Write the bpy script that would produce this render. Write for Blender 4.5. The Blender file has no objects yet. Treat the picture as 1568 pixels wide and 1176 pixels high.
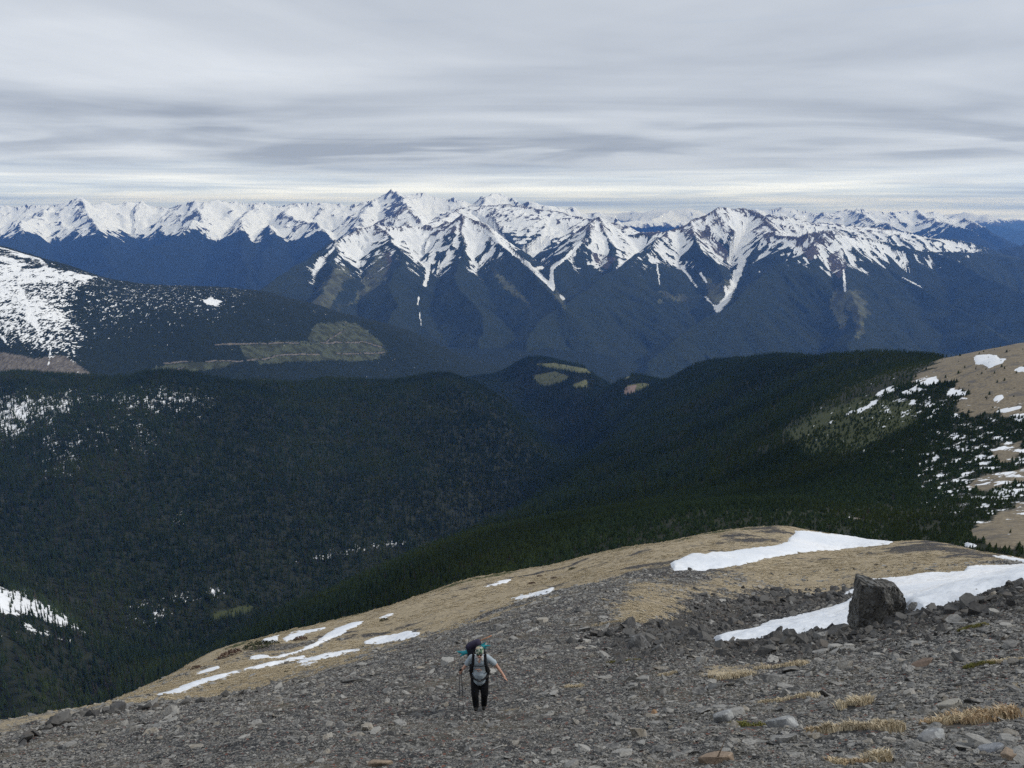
import bpy, bmesh, math, random
import numpy as np
from mathutils import Vector, Matrix, Euler

random.seed(7)
RNG = np.random.default_rng(11)
scene = bpy.context.scene
COL = scene.collection

# ------------------------------------------------------------------ camera, sky, sun, exposure
F = 1184.0                       # focal length in pixels of the 1568 px wide photograph
PITCH = math.radians(12.85)
CP, SP = math.cos(PITCH), math.sin(PITCH)
cam_d = bpy.data.cameras.new("camera")
cam_d.sensor_width = 36.0
cam_d.lens = 36.0 * F / 1568.0
cam_d.clip_start = 0.1
cam_d.clip_end = 250000.0
cam = bpy.data.objects.new("camera", cam_d)
COL.objects.link(cam)
cam.location = (0, 0, 0)
cam.rotation_euler = (math.radians(90) - PITCH, 0, 0)
scene.camera = cam

scene.view_settings.view_transform = 'Standard'
scene.view_settings.look = 'None'
scene.view_settings.gamma = 1.0
scene.view_settings.use_curve_mapping = False
scene.view_settings.exposure = 0.38
scene.render.engine = 'CYCLES'
scene.cycles.use_denoising = False
scene.cycles.use_adaptive_sampling = False
try:
    scene.cycles.denoiser = 'OPENIMAGEDENOISE'
    scene.cycles.denoising_input_passes = 'RGB_ALBEDO_NORMAL'
    scene.cycles.denoising_prefilter = 'ACCURATE'
except Exception:
    pass
scene.cycles.max_bounces = 5
scene.cycles.diffuse_bounces = 2
scene.cycles.volume_bounces = 0
scene.cycles.transparent_max_bounces = 4

SUN_EL, SUN_AZ = math.radians(42), math.radians(84)      # azimuth measured from +Y (ahead) towards +X (right)
world = bpy.data.worlds.new("World")
scene.world = world
world.use_nodes = True

class NT:
    """small helper round a node tree"""
    def __init__(self, tree):
        self.t = tree; self.n = tree.nodes; self.l = tree.links
    def new(self, typ, **kw):
        nd = self.n.new(typ)
        for k, v in kw.items():
            setattr(nd, k, v)
        return nd
    def set(self, sock, v):
        if isinstance(v, bpy.types.NodeSocket):
            self.l.new(v, sock)
        elif isinstance(v, (tuple, list)) and len(v) == 3 and sock.type == 'RGBA':
            sock.default_value = (*v, 1)
        else:
            sock.default_value = v
    def math(self, op, a, b=0.0, c=0.0, clamp=False):
        nd = self.new('ShaderNodeMath', operation=op, use_clamp=clamp)
        self.set(nd.inputs[0], a); self.set(nd.inputs[1], b)
        if len(nd.inputs) > 2: self.set(nd.inputs[2], c)
        return nd.outputs[0]
    def ss(self, v, lo, hi, a=0.0, b=1.0):
        nd = self.new('ShaderNodeMapRange', interpolation_type='SMOOTHSTEP')
        self.set(nd.inputs[0], v); self.set(nd.inputs[1], lo); self.set(nd.inputs[2], hi)
        self.set(nd.inputs[3], a); self.set(nd.inputs[4], b)
        return nd.outputs[0]
    def mix(self, f, a, b):
        nd = self.new('ShaderNodeMix', data_type='RGBA')
        self.set(nd.inputs[0], f); self.set(nd.inputs[6], a); self.set(nd.inputs[7], b)
        return nd.outputs[2]
    def vec(self, x, y, z):
        nd = self.new('ShaderNodeCombineXYZ')
        for i, v in enumerate((x, y, z)): self.set(nd.inputs[i], v)
        return nd.outputs[0]
    def noise(self, vec, scale, detail=4.0, rough=0.55, dist=0.0, color=False):
        nd = self.new('ShaderNodeTexNoise')
        if vec is not None: self.l.new(vec, nd.inputs['Vector'])
        nd.inputs['Scale'].default_value = scale
        nd.inputs['Detail'].default_value = detail
        nd.inputs['Roughness'].default_value = rough
        nd.inputs['Distortion'].default_value = dist
        return nd.outputs['Color' if color else 'Fac']
    def voro(self, vec, scale, feature='F1', out='Distance', rnd=1.0):
        nd = self.new('ShaderNodeTexVoronoi', feature=feature)
        if vec is not None: self.l.new(vec, nd.inputs['Vector'])
        nd.inputs['Scale'].default_value = scale
        nd.inputs['Randomness'].default_value = rnd
        return nd.outputs[out]
    def attr(self, name, typ='GEOMETRY'):
        nd = self.new('ShaderNodeAttribute', attribute_type=typ, attribute_name=name)
        return nd.outputs['Fac']
    def pos(self, sx=1, sy=1, sz=1):
        g = self.new('ShaderNodeNewGeometry')
        if (sx, sy, sz) == (1, 1, 1): return g.outputs['Position']
        m = self.new('ShaderNodeVectorMath', operation='MULTIPLY')
        self.l.new(g.outputs['Position'], m.inputs[0]); m.inputs[1].default_value = (sx, sy, sz)
        return m.outputs[0]

SKY_SEED = 3.7
def build_world():
    w = NT(world.node_tree); w.n.clear()
    out = w.new('ShaderNodeOutputWorld')
    tc = w.new('ShaderNodeTexCoord')
    nrm = w.new('ShaderNodeVectorMath', operation='NORMALIZE')
    w.l.new(tc.outputs['Generated'], nrm.inputs[0])
    sep = w.new('ShaderNodeSeparateXYZ'); w.l.new(nrm.outputs[0], sep.inputs[0])
    x, y, z = sep.outputs
    zc = w.math('MAXIMUM', z, 0.0)
    # a cloud deck seen from below: directions projected on a level sheet, slightly curved down at the horizon
    den = w.math('ADD', zc, 0.055)
    px, py = w.math('DIVIDE', x, den), w.math('DIVIDE', y, den)
    p = w.vec(px, py, 0.0)
    n1 = w.noise(w.vec(w.math('MULTIPLY', px, 0.75), w.math('ADD', py, SKY_SEED), 0.3), 0.26, 6, 0.55, 0.9)
    n2 = w.noise(w.vec(w.math('MULTIPLY', px, 0.55), w.math('ADD', py, 9.1), 4.3), 0.70, 3, 0.45, 0.8)
    n3 = w.noise(w.vec(px, w.math('ADD', py, 2.2), 7.7), 2.6, 5, 0.6, 0.6)
    # thin layered streaks low over the horizon (layers stacked in elevation)
    ns = w.noise(w.vec(w.math('MULTIPLY', x, 1.6), w.math('MULTIPLY', y, 1.6), w.math('MULTIPLY', z, 55.0)), 1.35, 5, 0.6, 0.35)
    d = w.math('ADD', w.math('ADD', w.math('MULTIPLY', n1, 0.95), w.math('MULTIPLY', n2, 0.34)), w.math('MULTIPLY', n3, 0.06))
    # the deck is thickest in a belt a few degrees up, where the line of sight meets it flat
    belt = w.math('MULTIPLY', w.ss(z, 0.035, 0.055), w.ss(z, 0.07, 0.14, 1.0, 0.0))
    d = w.math('SUBTRACT', w.math('SUBTRACT', d, 0.09), w.math('MULTIPLY', w.math('MULTIPLY', belt, w.ss(n2, 0.62, 0.42)), 0.16))
    deck = w.new('ShaderNodeValToRGB')
    w.l.new(d, deck.inputs[0])
    cr = deck.color_ramp
    cr.elements[0].position = 0.36; cr.elements[0].color = (0.285, 0.315, 0.365, 1)
    cr.elements[1].position = 0.76; cr.elements[1].color = (0.585, 0.615, 0.655, 1)
    e = cr.elements.new(0.54); e.color = (0.43, 0.463, 0.512, 1)
    streak = w.new('ShaderNodeValToRGB')
    w.l.new(ns, streak.inputs[0])
    sr = streak.color_ramp
    sr.elements[0].position = 0.33; sr.elements[0].color = (0.36, 0.42, 0.51, 1)
    sr.elements[1].position = 0.60; sr.elements[1].color = (0.92, 0.94, 0.93, 1)
    e = sr.elements.new(0.46); e.color = (0.59, 0.66, 0.73, 1)
    low = w.ss(w.math('ADD', z, w.math('MULTIPLY', w.math('SUBTRACT', n2, 0.5), 0.05)), 0.014, 0.062, 1.0, 0.0)
    cloud = w.mix(low, deck.outputs[0], streak.outputs[0])
    sky = w.new('ShaderNodeTexSky', sky_type='NISHITA')
    sky.sun_disc = False
    sky.sun_elevation = SUN_EL
    sky.sun_rotation = SUN_AZ
    sky.altitude = 1900
    bg1 = w.new('ShaderNodeBackground'); w.l.new(sky.outputs[0], bg1.inputs[0]); bg1.inputs[1].default_value = 0.10
    bg2 = w.new('ShaderNodeBackground'); w.l.new(cloud, bg2.inputs[0]); bg2.inputs[1].default_value = 1.0
    mx = w.new('ShaderNodeMixShader')
    cover = w.ss(ns, 0.62, 0.75, 0.95, 0.86)
    w.set(mx.inputs[0], cover)
    w.l.new(bg1.outputs[0], mx.inputs[1]); w.l.new(bg2.outputs[0], mx.inputs[2])
    w.l.new(mx.outputs[0], out.inputs[0])
build_world()

sun_d = bpy.data.lights.new("sun", 'SUN')
sun_d.energy = 1.5
sun_d.angle = math.radians(14)
sun_d.color = (1.0, 0.965, 0.91)
sun = bpy.data.objects.new("sun", sun_d)
COL.objects.link(sun)
sdir = Vector((math.sin(SUN_AZ) * math.cos(SUN_EL), math.cos(SUN_AZ) * math.cos(SUN_EL), math.sin(SUN_EL)))
sun.rotation_euler = (-sdir).to_track_quat('-Z', 'Y').to_euler()

# ------------------------------------------------------------------ helpers
def tag(o, label=None, cat=None, group=None, kind=None):
    if label: o["label"] = label
    if cat: o["category"] = cat
    if group: o["group"] = group
    if kind: o["kind"] = kind
    return o

def link(o, parent=None):
    COL.objects.link(o)
    if parent is not None: o.parent = parent
    return o

def empty(name, loc, rz=0.0):
    o = bpy.data.objects.new(name, None)
    o.empty_display_size = 0.2
    o.location = loc; o.rotation_euler = (0, 0, rz)
    return link(o)

def ray(px, py):
    """slope ratios x/Y and z/Y of the line of sight through a point of the photograph"""
    u = (px - 784.0) / F; v = (588.0 - py) / F
    yc = CP + v * SP; zc = -SP + v * CP
    return u / yc, zc / yc

def at(px, py, Y):
    a, s = ray(px, py)
    return (a * Y, Y, s * Y)

def project(x, y, z):
    dep = y * CP - z * SP
    return 784.0 + F * x / dep, 588.0 - F * (y * SP + z * CP) / dep

def hash2(ix, iy, seed):
    h = (ix.astype(np.int64) * 374761393 + iy.astype(np.int64) * 668265263 + seed * 974634777) & 0xFFFFFFFF
    h = ((h ^ (h >> 13)) * 1274126177) & 0xFFFFFFFF
    h = ((h ^ (h >> 16)) * 2246822519) & 0xFFFFFFFF
    return (h ^ (h >> 15)) & 0xFFFFFFFF

def gnoise(x, y, seed=0):
    """gradient noise, about -1..1"""
    x = np.asarray(x, float); y = np.asarray(y, float)
    ix = np.floor(x); iy = np.floor(y); fx = x - ix; fy = y - iy
    ux = fx * fx * fx * (fx * (fx * 6 - 15) + 10); uy = fy * fy * fy * (fy * (fy * 6 - 15) + 10)
    def g(dx, dy):
        a = hash2(ix + dx, iy + dy, seed) * (2 * math.pi / 4294967296.0)
        return np.cos(a) * (fx - dx) + np.sin(a) * (fy - dy)
    return 1.45 * ((g(0, 0) * (1 - ux) + g(1, 0) * ux) * (1 - uy) + (g(0, 1) * (1 - ux) + g(1, 1) * ux) * uy)

def fbm(x, y, octaves=4, seed=0, gain=0.5, lac=2.03):
    r = 0.0; a = 1.0; n = 0.0
    for i in range(octaves):
        r = r + a * gnoise(x, y, seed + i * 17); n += a
        x = x * lac + 3.1; y = y * lac + 1.7; a *= gain
    return r / n * 1.4

def ridged(x, y, octaves=4, seed=0, gain=0.5, lac=2.03):
    r = 0.0; a = 1.0; n = 0.0
    for i in range(octaves):
        r = r + a * (1 - 2.0 * np.abs(gnoise(x, y, seed + i * 17))); n += a
        x = x * lac + 5.3; y = y * lac + 2.9; a *= gain
    return r / n

def sstep(v, lo, hi):
    t = np.clip((v - lo) / (hi - lo), 0, 1)
    return t * t * (3 - 2 * t)

def poly_sd(px, py, poly):
    """signed distance to a polygon, positive inside"""
    P = np.asarray(poly, float); n = len(P)
    d = np.full(px.shape, 1e18); inside = np.zeros(px.shape, bool)
    for i in range(n):
        ax, ay = P[i]; bx, by = P[(i + 1) % n]
        ex, ey = bx - ax, by - ay
        t = np.clip(((px - ax) * ex + (py - ay) * ey) / (ex * ex + ey * ey + 1e-12), 0, 1)
        d = np.minimum(d, (px - ax - t * ex) ** 2 + (py - ay - t * ey) ** 2)
        c = (ay > py) != (by > py)
        with np.errstate(divide='ignore', invalid='ignore'):
            inside ^= c & (px < (bx - ax) * (py - ay) / (by - ay + 1e-18) + ax)
    d = np.sqrt(d)
    return np.where(inside, d, -d)

def line_d(px, py, pts):
    """distance to a polyline"""
    d = np.full(px.shape, 1e18)
    for (ax, ay), (bx, by) in zip(pts[:-1], pts[1:]):
        ex, ey = bx - ax, by - ay
        t = np.clip(((px - ax) * ex + (py - ay) * ey) / (ex * ex + ey * ey + 1e-12), 0, 1)
        d = np.minimum(d, (px - ax - t * ex) ** 2 + (py - ay - t * ey) ** 2)
    return np.sqrt(d)

def grid_mesh(name, X, Y, Z, attrs=None, mat=None, smooth=True, keep=None):
    nr, nc = X.shape
    me = bpy.data.meshes.new(name)
    idx = np.arange(nr * nc).reshape(nr, nc)
    q = np.stack([idx[:-1, :-1], idx[:-1, 1:], idx[1:, 1:], idx[1:, :-1]], -1).reshape(-1, 4)
    co = np.stack([X, Y, Z], -1).reshape(-1, 3)
    used = None
    if keep is not None:
        kq = keep.reshape(-1)[q].any(1)
        q = q[kq]
        used = np.unique(q)
        remap = np.zeros(nr * nc, int); remap[used] = np.arange(len(used))
        q = remap[q]; co = co[used]
    me.vertices.add(len(co)); me.vertices.foreach_set('co', co.astype(np.float32).ravel())
    me.loops.add(q.size); me.loops.foreach_set('vertex_index', q.astype(np.int32).ravel())
    me.polygons.add(len(q)); me.polygons.foreach_set('loop_start', np.arange(0, q.size, 4, dtype=np.int32))
    try: me.polygons.foreach_set('loop_total', np.full(len(q), 4, np.int32))
    except Exception: pass
    me.polygons.foreach_set('use_smooth', np.full(len(q), smooth))
    me.update(calc_edges=True)
    for k, v in (attrs or {}).items():
        a = me.attributes.new(k, 'FLOAT', 'POINT')
        vv = np.asarray(v, np.float32).reshape(-1)
        if used is not None: vv = vv[used]
        a.data.foreach_set('value', vv)
    if mat: me.materials.append(mat)
    return link(bpy.data.objects.new(name, me))

def py_mesh(name, verts, faces, mat=None, smooth=False):
    me = bpy.data.meshes.new(name)
    me.from_pydata([tuple(v) for v in verts], [], [tuple(f) for f in faces])
    if smooth: me.polygons.foreach_set('use_smooth', [True] * len(me.polygons))
    me.update()
    if mat: me.materials.append(mat)
    return me

class Surface:
    """height over the ground plan, interpolated between surveyed points in (x/Y, ln Y) as the ratio z/Y"""
    def __init__(self, pts, smooth=1e-4, su=2.0):
        P = np.array(pts, float)                      # rows x, Y, z
        self.su = su
        A = np.stack([P[:, 0] / P[:, 1] * su, np.log(P[:, 1])], 1); s = P[:, 2] / P[:, 1]
        self.A = A; n = len(A)
        D = np.linalg.norm(A[:, None] - A[None], axis=2)
        K = self.phi(D) + np.eye(n) * smooth
        Q = np.concatenate([np.ones((n, 1)), A], 1)
        M = np.zeros((n + 3, n + 3)); M[:n, :n] = K; M[:n, n:] = Q; M[n:, :n] = Q.T
        w = np.linalg.solve(M, np.concatenate([s, np.zeros(3)]))
        self.w = w[:n]; self.c = w[n:]
    @staticmethod
    def phi(d):
        return np.where(d > 1e-9, d * d * np.log(np.maximum(d, 1e-9)), 0.0)
    def s(self, u, ly):
        u = np.asarray(u, float) * self.su; ly = np.asarray(ly, float)
        r = self.c[0] + self.c[1] * u + self.c[2] * ly
        for (a, b), w in zip(self.A, self.w):
            r = r + w * self.phi(np.sqrt((u - a) ** 2 + (ly - b) ** 2))
        return r
    def z(self, x, y):
        return self.s(x / y, np.log(y)) * y

class Grid:
    """bilinear lookup in a finished (u, ln Y) height grid"""
    def __init__(self, us, ls, Z): self.us, self.ls, self.Z = us, ls, Z
    def idx(self, x, y):
        fu = np.clip((x / y - self.us[0]) / (self.us[1] - self.us[0]), 0, len(self.us) - 1.001)
        fl = np.clip((np.log(y) - self.ls[0]) / (self.ls[1] - self.ls[0]), 0, len(self.ls) - 1.001)
        return fu, fl
    def sample(self, A, x, y):
        fu, fl = self.idx(x, y); i = fl.astype(int); j = fu.astype(int); a = fl - i; b = fu - j
        return (A[i, j] * (1 - a) * (1 - b) + A[i + 1, j] * a * (1 - b) + A[i, j + 1] * (1 - a) * b + A[i + 1, j + 1] * a * b)
    def z(self, x, y): return self.sample(self.Z, np.asarray(x, float), np.asarray(y, float))

def fan(u0, u1, nu, y0, y1, ny, log=False):
    us = np.linspace(u0, u1, nu)
    ls = np.linspace(math.log(y0), math.log(y1), ny)
    U, L = np.meshgrid(us, ls)
    Yg = np.exp(L)
    return us, ls, U, L, U * Yg, Yg

# ------------------------------------------------------------------ materials
def new_mat(name):
    m = bpy.data.materials.new(name); m.use_nodes = True
    t = NT(m.node_tree); t.n.clear()
    out = t.new('ShaderNodeOutputMaterial')
    b = t.new('ShaderNodeBsdfPrincipled')
    b.inputs['Roughness'].default_value = 0.85
    b.inputs['Specular IOR Level'].default_value = 0.15
    t.l.new(b.outputs[0], out.inputs[0])
    return m, t, b, out

def bump(t, b, h, strength, dist):
    nd = t.new('ShaderNodeBump'); nd.inputs['Strength'].default_value = strength
    nd.inputs['Distance'].default_value = dist
    t.l.new(h, nd.inputs['Height']); t.l.new(nd.outputs[0], b.inputs['Normal'])

def simple_mat(name, col, rough=0.8, var=0.15, scale=20.0, spec=0.2):
    m, t, b, _ = new_mat(name)
    tc = t.new('ShaderNodeTexCoord')
    n = t.noise(tc.outputs['Object'], scale, 4, 0.6)
    c = t.mix(t.ss(n, 0.3, 0.7), tuple(c * (1 - var) for c in col), tuple(min(1, c * (1 + var)) for c in col))
    t.l.new(c, b.inputs['Base Color']); b.inputs['Roughness'].default_value = rough
    b.inputs['Specular IOR Level'].default_value = spec
    return m

def snow_mat():
    m, t, b, _ = new_mat("snow")
    p = t.pos()
    n = t.noise(p, 0.9, 4, 0.6); n2 = t.noise(p, 0.12, 3, 0.5)
    c = t.mix(t.ss(n2, 0.35, 0.7), (0.70, 0.735, 0.78), (0.84, 0.86, 0.885))
    c = t.mix(t.math('MULTIPLY', t.ss(t.math('ADD', t.noise(p, 2.3, 5, 0.75), t.math('MULTIPLY', t.math('SUBTRACT', n2, 0.5), 0.5)), 0.50, 0.74), 0.55), c, (0.50, 0.47, 0.43))
    t.l.new(c, b.inputs['Base Color']); b.inputs['Roughness'].default_value = 0.6
    cups = t.noise(p, 0.55, 3, 0.5)
    bump(t, b, t.math('ADD', n, t.math('MULTIPLY', cups, 1.6)), 0.6, 0.22)
    return m

def mountain_mat(name, forest, rock, meadow, snow_amp, cell, grain, streak=0.0, deep=1.0):
    """terrain cover: wood, rock, meadow and snow by the attributes of the ground, broken up by noise; cell = size in m of the break-up"""
    m, t, b, _ = new_mat(name)
    p = t.pos()
    n1 = t.noise(t.pos(1, deep, deep) if deep != 1.0 else p, 1.0 / cell, 5, 0.6)
    n2 = t.noise(p, 1.0 / (cell * 7), 4, 0.55)
    tree = t.noise(t.pos(1, 1, 0.35), 1.0 / grain, 3, 0.7)
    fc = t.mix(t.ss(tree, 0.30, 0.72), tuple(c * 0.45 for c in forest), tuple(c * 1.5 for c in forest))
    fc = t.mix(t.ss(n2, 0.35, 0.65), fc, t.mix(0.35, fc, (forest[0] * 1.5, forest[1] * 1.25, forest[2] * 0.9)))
    rc = t.mix(t.ss(n1, 0.3, 0.7), tuple(c * 0.6 for c in rock), tuple(c * 1.45 for c in rock))
    mc = t.mix(t.ss(n1, 0.3, 0.7), tuple(c * 0.7 for c in meadow), tuple(c * 1.3 for c in meadow))
    mc = t.mix(t.ss(n2, 0.42, 0.60), mc, tuple(c * 0.55 for c in meadow))
    nn = t.math('SUBTRACT', n1, 0.5)
    c = t.mix(t.ss(t.math('ADD', t.attr('rock'), t.math('MULTIPLY', nn, 0.9)), 0.38, 0.62), fc, rc)
    c = t.mix(t.ss(t.math('ADD', t.attr('meadow'), t.math('MULTIPLY', nn, 1.6)), 0.40, 0.60), c, mc)
    sv = t.math('ADD', t.attr('snow'), t.math('MULTIPLY', nn, snow_amp))
    if streak:
        st = t.noise(t.vec(t.math('DIVIDE', t.attr('along'), streak), t.math('DIVIDE', t.attr('down'), streak * 6.5), 0.0), 1.0, 4, 0.62, 0.4)
        sv = t.math('ADD', sv, t.math('MULTIPLY', t.math('SUBTRACT', st, 0.5), 1.9))
    c = t.mix(t.ss(sv, 0.45, 0.55), c, (0.91, 0.925, 0.94))
    t.l.new(c, b.inputs['Base Color'])
    b.inputs['Specular IOR Level'].default_value = 0.05
    bump(t, b, tree, 0.9, grain * 1.2)
    return m
# ------------------------------------------------------------------ far ranges and the massif: crests surveyed as 3D polylines
def densify(pts, step, jag, seed):
    P = np.array([at(*p) for p in pts], float)
    L = np.concatenate([[0], np.cumsum(np.linalg.norm(np.diff(P[:, :2], axis=0), axis=1))])
    n = max(2, int(L[-1] / step) + 1); s = np.linspace(0, L[-1], n)
    Q = np.stack([np.interp(s, L, P[:, k]) for k in range(3)], 1)
    k = np.minimum(1, np.minimum(s, L[-1] - s) / (2 * step + 1))
    Q[:, 2] += jag * fbm(s / (step * 2.2), s * 0 + seed * 3.3, 3, seed) * k
    off = fbm(s / (step * 4.0), s * 0 + seed * 1.7, 3, seed + 5) * step * 0.5 * k
    Q[:, 0] += off; Q[:, 1] += off * 0.6
    return Q, s

def tents(X, Y, ridges, blend=40.0, base=-1755.0, rug=(70.0, 520.0)):
    """mountain ground as the envelope of ridges; returns height, rib-and-gully value, distance below the crest"""
    H = np.full(X.shape, base); SW = np.zeros(X.shape); G = np.zeros(X.shape); DD = np.full(X.shape, 5000.0); ZC = np.zeros(X.shape)
    wx = fbm(X / 900, Y / 900, 3, 91) * 120; wy = fbm(X / 900, Y / 900, 3, 92) * 120
    for ri, r in enumerate(ridges):
        Q, s = densify(r['pts'], r.get('step', 300.0), r.get('jag', 25.0), ri + 1)
        best = np.full(X.shape, 1e18); bs = np.zeros(X.shape); bz = np.zeros(X.shape); side = np.zeros(X.shape)
        Xw, Yw = X + wx, Y + wy
        for k in range(len(Q) - 1):
            ax, ay, az = Q[k]; bx, by, bz_ = Q[k + 1]
            ex, ey = bx - ax, by - ay
            t = np.clip(((Xw - ax) * ex + (Yw - ay) * ey) / (ex * ex + ey * ey), 0, 1)
            d2 = (Xw - ax - t * ex) ** 2 + (Yw - ay - t * ey) ** 2
            # the crest's own height counts too, so that a high piece wins over a near low one
            m = d2 < best
            best = np.where(m, d2, best); bs = np.where(m, s[k] + t * (s[k + 1] - s[k]), bs)
            bz = np.where(m, az + t * (bz_ - az), bz)
            side = np.where(m, np.sign((Xw - ax) * ey - (Yw - ay) * ex), side)
        d = np.sqrt(best)
        k1, k2, w = r.get('k1', .85), r.get('k2', .62), r.get('w', 500.0)
        drop = k2 * d + (k1 - k2) * w * (1 - np.exp(-d / w))
        la = r.get('la', 420.0)
        sw = bs + side * 5000 + fbm(bs / la * .7, d / la * .7, 3, ri + 40) * la * .35
        g = ridged(sw / la, d / (la * 4.5), 4, ri * 7 + 3, 0.55)
        g2 = ridged(sw / (la * .33), d / (la * 2.2), 3, ri * 7 + 4, 0.55)
        g3 = ridged(sw / (la * .13), d / (la * 1.1), 2, ri * 7 + 5, 0.55)
        amp = r.get('amp', 125.0) * sstep(d, 0, 450) * (0.55 + 0.45 * sstep(d, 200, 1200))
        h = bz - drop + amp * (g + (.34 * g2 + .13 * g3) * sstep(bz - drop, -1000, -450)) + 10 * fbm(X / 160, Y / 160, 3, 7)
        a = np.clip(0.5 + 0.5 * (h - H) / blend, 0, 1)
        Hn = H * (1 - a) + h * a + blend * a * (1 - a) * 0.5
        win = h > H
        G = np.where(win, .65 * g + .35 * g2, G); SW = np.where(win, sw + ri * 777.0, SW); DD = np.where(win, d, DD); ZC = np.where(win, bz, ZC)
        H = Hn
    k = sstep(H, -950, -350)
    H = H + k * rug[0] * (ridged(X / rug[1] + 7.7, Y / rug[1], 4, 77, .55) - .30)
    return H, G, DD, SW

def box(A, k, ax):
    n_ = A.shape[ax]; pad = [(k + 1, k) if i == ax else (0, 0) for i in range(2)]
    c = np.cumsum(np.pad(A, pad, mode='edge'), axis=ax)
    return (np.take(c, range(2 * k + 1, n_ + 2 * k + 1), ax) - np.take(c, range(0, n_), ax)) / (2 * k + 1)
def hollow(H, ku, ky):
    B = H
    for _ in range(2): B = box(box(B, ku, 1), ky, 0)
    return B - H

# --- the snow-topped massif across the main valley
R = []
def ridge(pts, **kw): R.append(dict(pts=pts, **kw))
ridge([(330,505,8000),(397,448,9300),(455,408,10300),(514,367,11500),(545,352,11800),(581,344,12000),(611,347,12200),(647,349,12400),(685,343,12200),(700,335,12050),(712,329,12000),(724,337,12050),(740,348,11900)], jag=14)
ridge([(740,348,11900),(784,384,11200),(815,412,10700),(848,446,10000),(858,470,9300)], k1=.9, jag=15)
ridge([(712,329,12000),(702,372,11500),(703,392,11100),(716,440,10100),(735,510,8800),(748,560,8000)], jag=14)
ridge([(581,344,12000),(605,365,11500),(612,384,11000),(600,425,10100),(585,480,9000),(575,540,8000)], jag=14)
ridge([(514,367,11500),(505,410,10300),(480,470,9000),(460,520,8100)], jag=10)
ridge([(886,378,11600),(906,345,12300),(919,332,12600),(932,352,12400),(960,362,12700),(990,358,12800),(1030,352,12500),(1054,342,12500),(1078,325,12700),(1100,316,12800),(1120,321,12900),(1141,321,13000),(1160,327,12900),(1176,338,12500),(1190,353,12000),(1203,365,11700),(1230,360,11500),(1260,354,11400),(1276,355,11500),(1300,362,11700),(1355,374,11900),(1431,385,12000),(1500,388,12000),(1568,398,12000),(1700,415,12000)], k1=.95, jag=14)
ridge([(906,345,12300),(886,376,11700),(862,394,11300),(846,411,10900)], jag=8, k1=.95)
ridge([(919,332,12600),(926,372,11900),(940,398,11300),(935,420,10900)], jag=8)
ridge([(1030,352,12500),(1010,364,12100),(992,381,11600),(965,402,11000),(930,425,10400),(862,462,9600),(825,500,8800),(790,552,8000)], jag=12, k2=.66)
ridge([(1054,342,12500),(1085,385,11600),(1105,420,11000),(1110,445,10600)], jag=10, k1=.9)
ridge([(1260,354,11400),(1232,388,10900),(1200,400,10700),(1176,413,10500),(1138,445,9900),(1100,475,9400),(1045,515,8800),(990,556,8200)], jag=12, k2=.66)
ridge([(1276,355,11500),(1285,400,10900),(1300,450,9900),(1310,520,8700),(1315,560,8100)], jag=10, k2=.6)
ridge([(1330,395,11500),(1375,417,11100),(1418,440,10700),(1470,475,10000),(1568,535,8800)], jag=8, k2=.55)
ridge([(1431,385,12000),(1500,420,11000),(1568,450,10200),(1680,500,9400)], jag=8, k2=.5)
# the pale ground behind the front peaks, up to the ice field
ridge([(560,352,15500),(616,318,15500),(655,344,15000)], k1=.7, jag=30)
ridge([(655,344,15000),(716,318,16800),(784,313,16500),(825,321,16000),(858,325,16000),(899,336,15500),(950,345,15000)], k1=.5, k2=.42, jag=22)
ridge([(1176,330,15000),(1265,343,14800),(1330,348,14800),(1400,358,14800),(1480,371,14600),(1520,382,14400)], k1=.5, k2=.45, jag=16)
us, ls, U, L, X, Y = fan(-0.44, 0.80, 900, 7300, 17200, 420)
H, G, D, SW = tents(X, Y, R)
MX, MY = project(X, Y, H)
gz = np.gradient(H, axis=1) / np.maximum(np.gradient(X, axis=1), 1)
fine = fbm(X / 130, Y / 210, 4, 33); coarse = fbm(X / 700, Y / 700, 3, 34)
# snow lies above a ragged line, deepest in the hollows and on the lee (right-hand) sides; ribs blow bare
hol = hollow(H, 3, 2); hol2 = hollow(H, 12, 8)
line_z = -635 + 80 * coarse
snow = np.clip(0.5 + (H - line_z) / 360, -1.2, 0.84) + np.clip(hol / 13, -.34, .30) * np.where(hol < 0, 1 - .80 * sstep(H, -640, -330), 1) + np.clip(hol2 / 80, -.12, .30) + 0.24 * fine - .26 * np.clip(G, -.2, .9) * sstep(H, -600, -350) + np.clip(-gz, -.6, .6) * 0.28
snow = np.where(D < 40, snow - 0.12, snow)
snow = np.where((Y > 13200), np.maximum(snow, .74 + np.clip(hol / 14, -.5, .5) + .25 * fine + np.clip(-gz, -.5, .5) * .4), snow)
snow = np.minimum(snow, 0.55 + (H + 800 + 60 * coarse + 2.2 * np.clip(hol2, -40, 70)) / 190)
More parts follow.
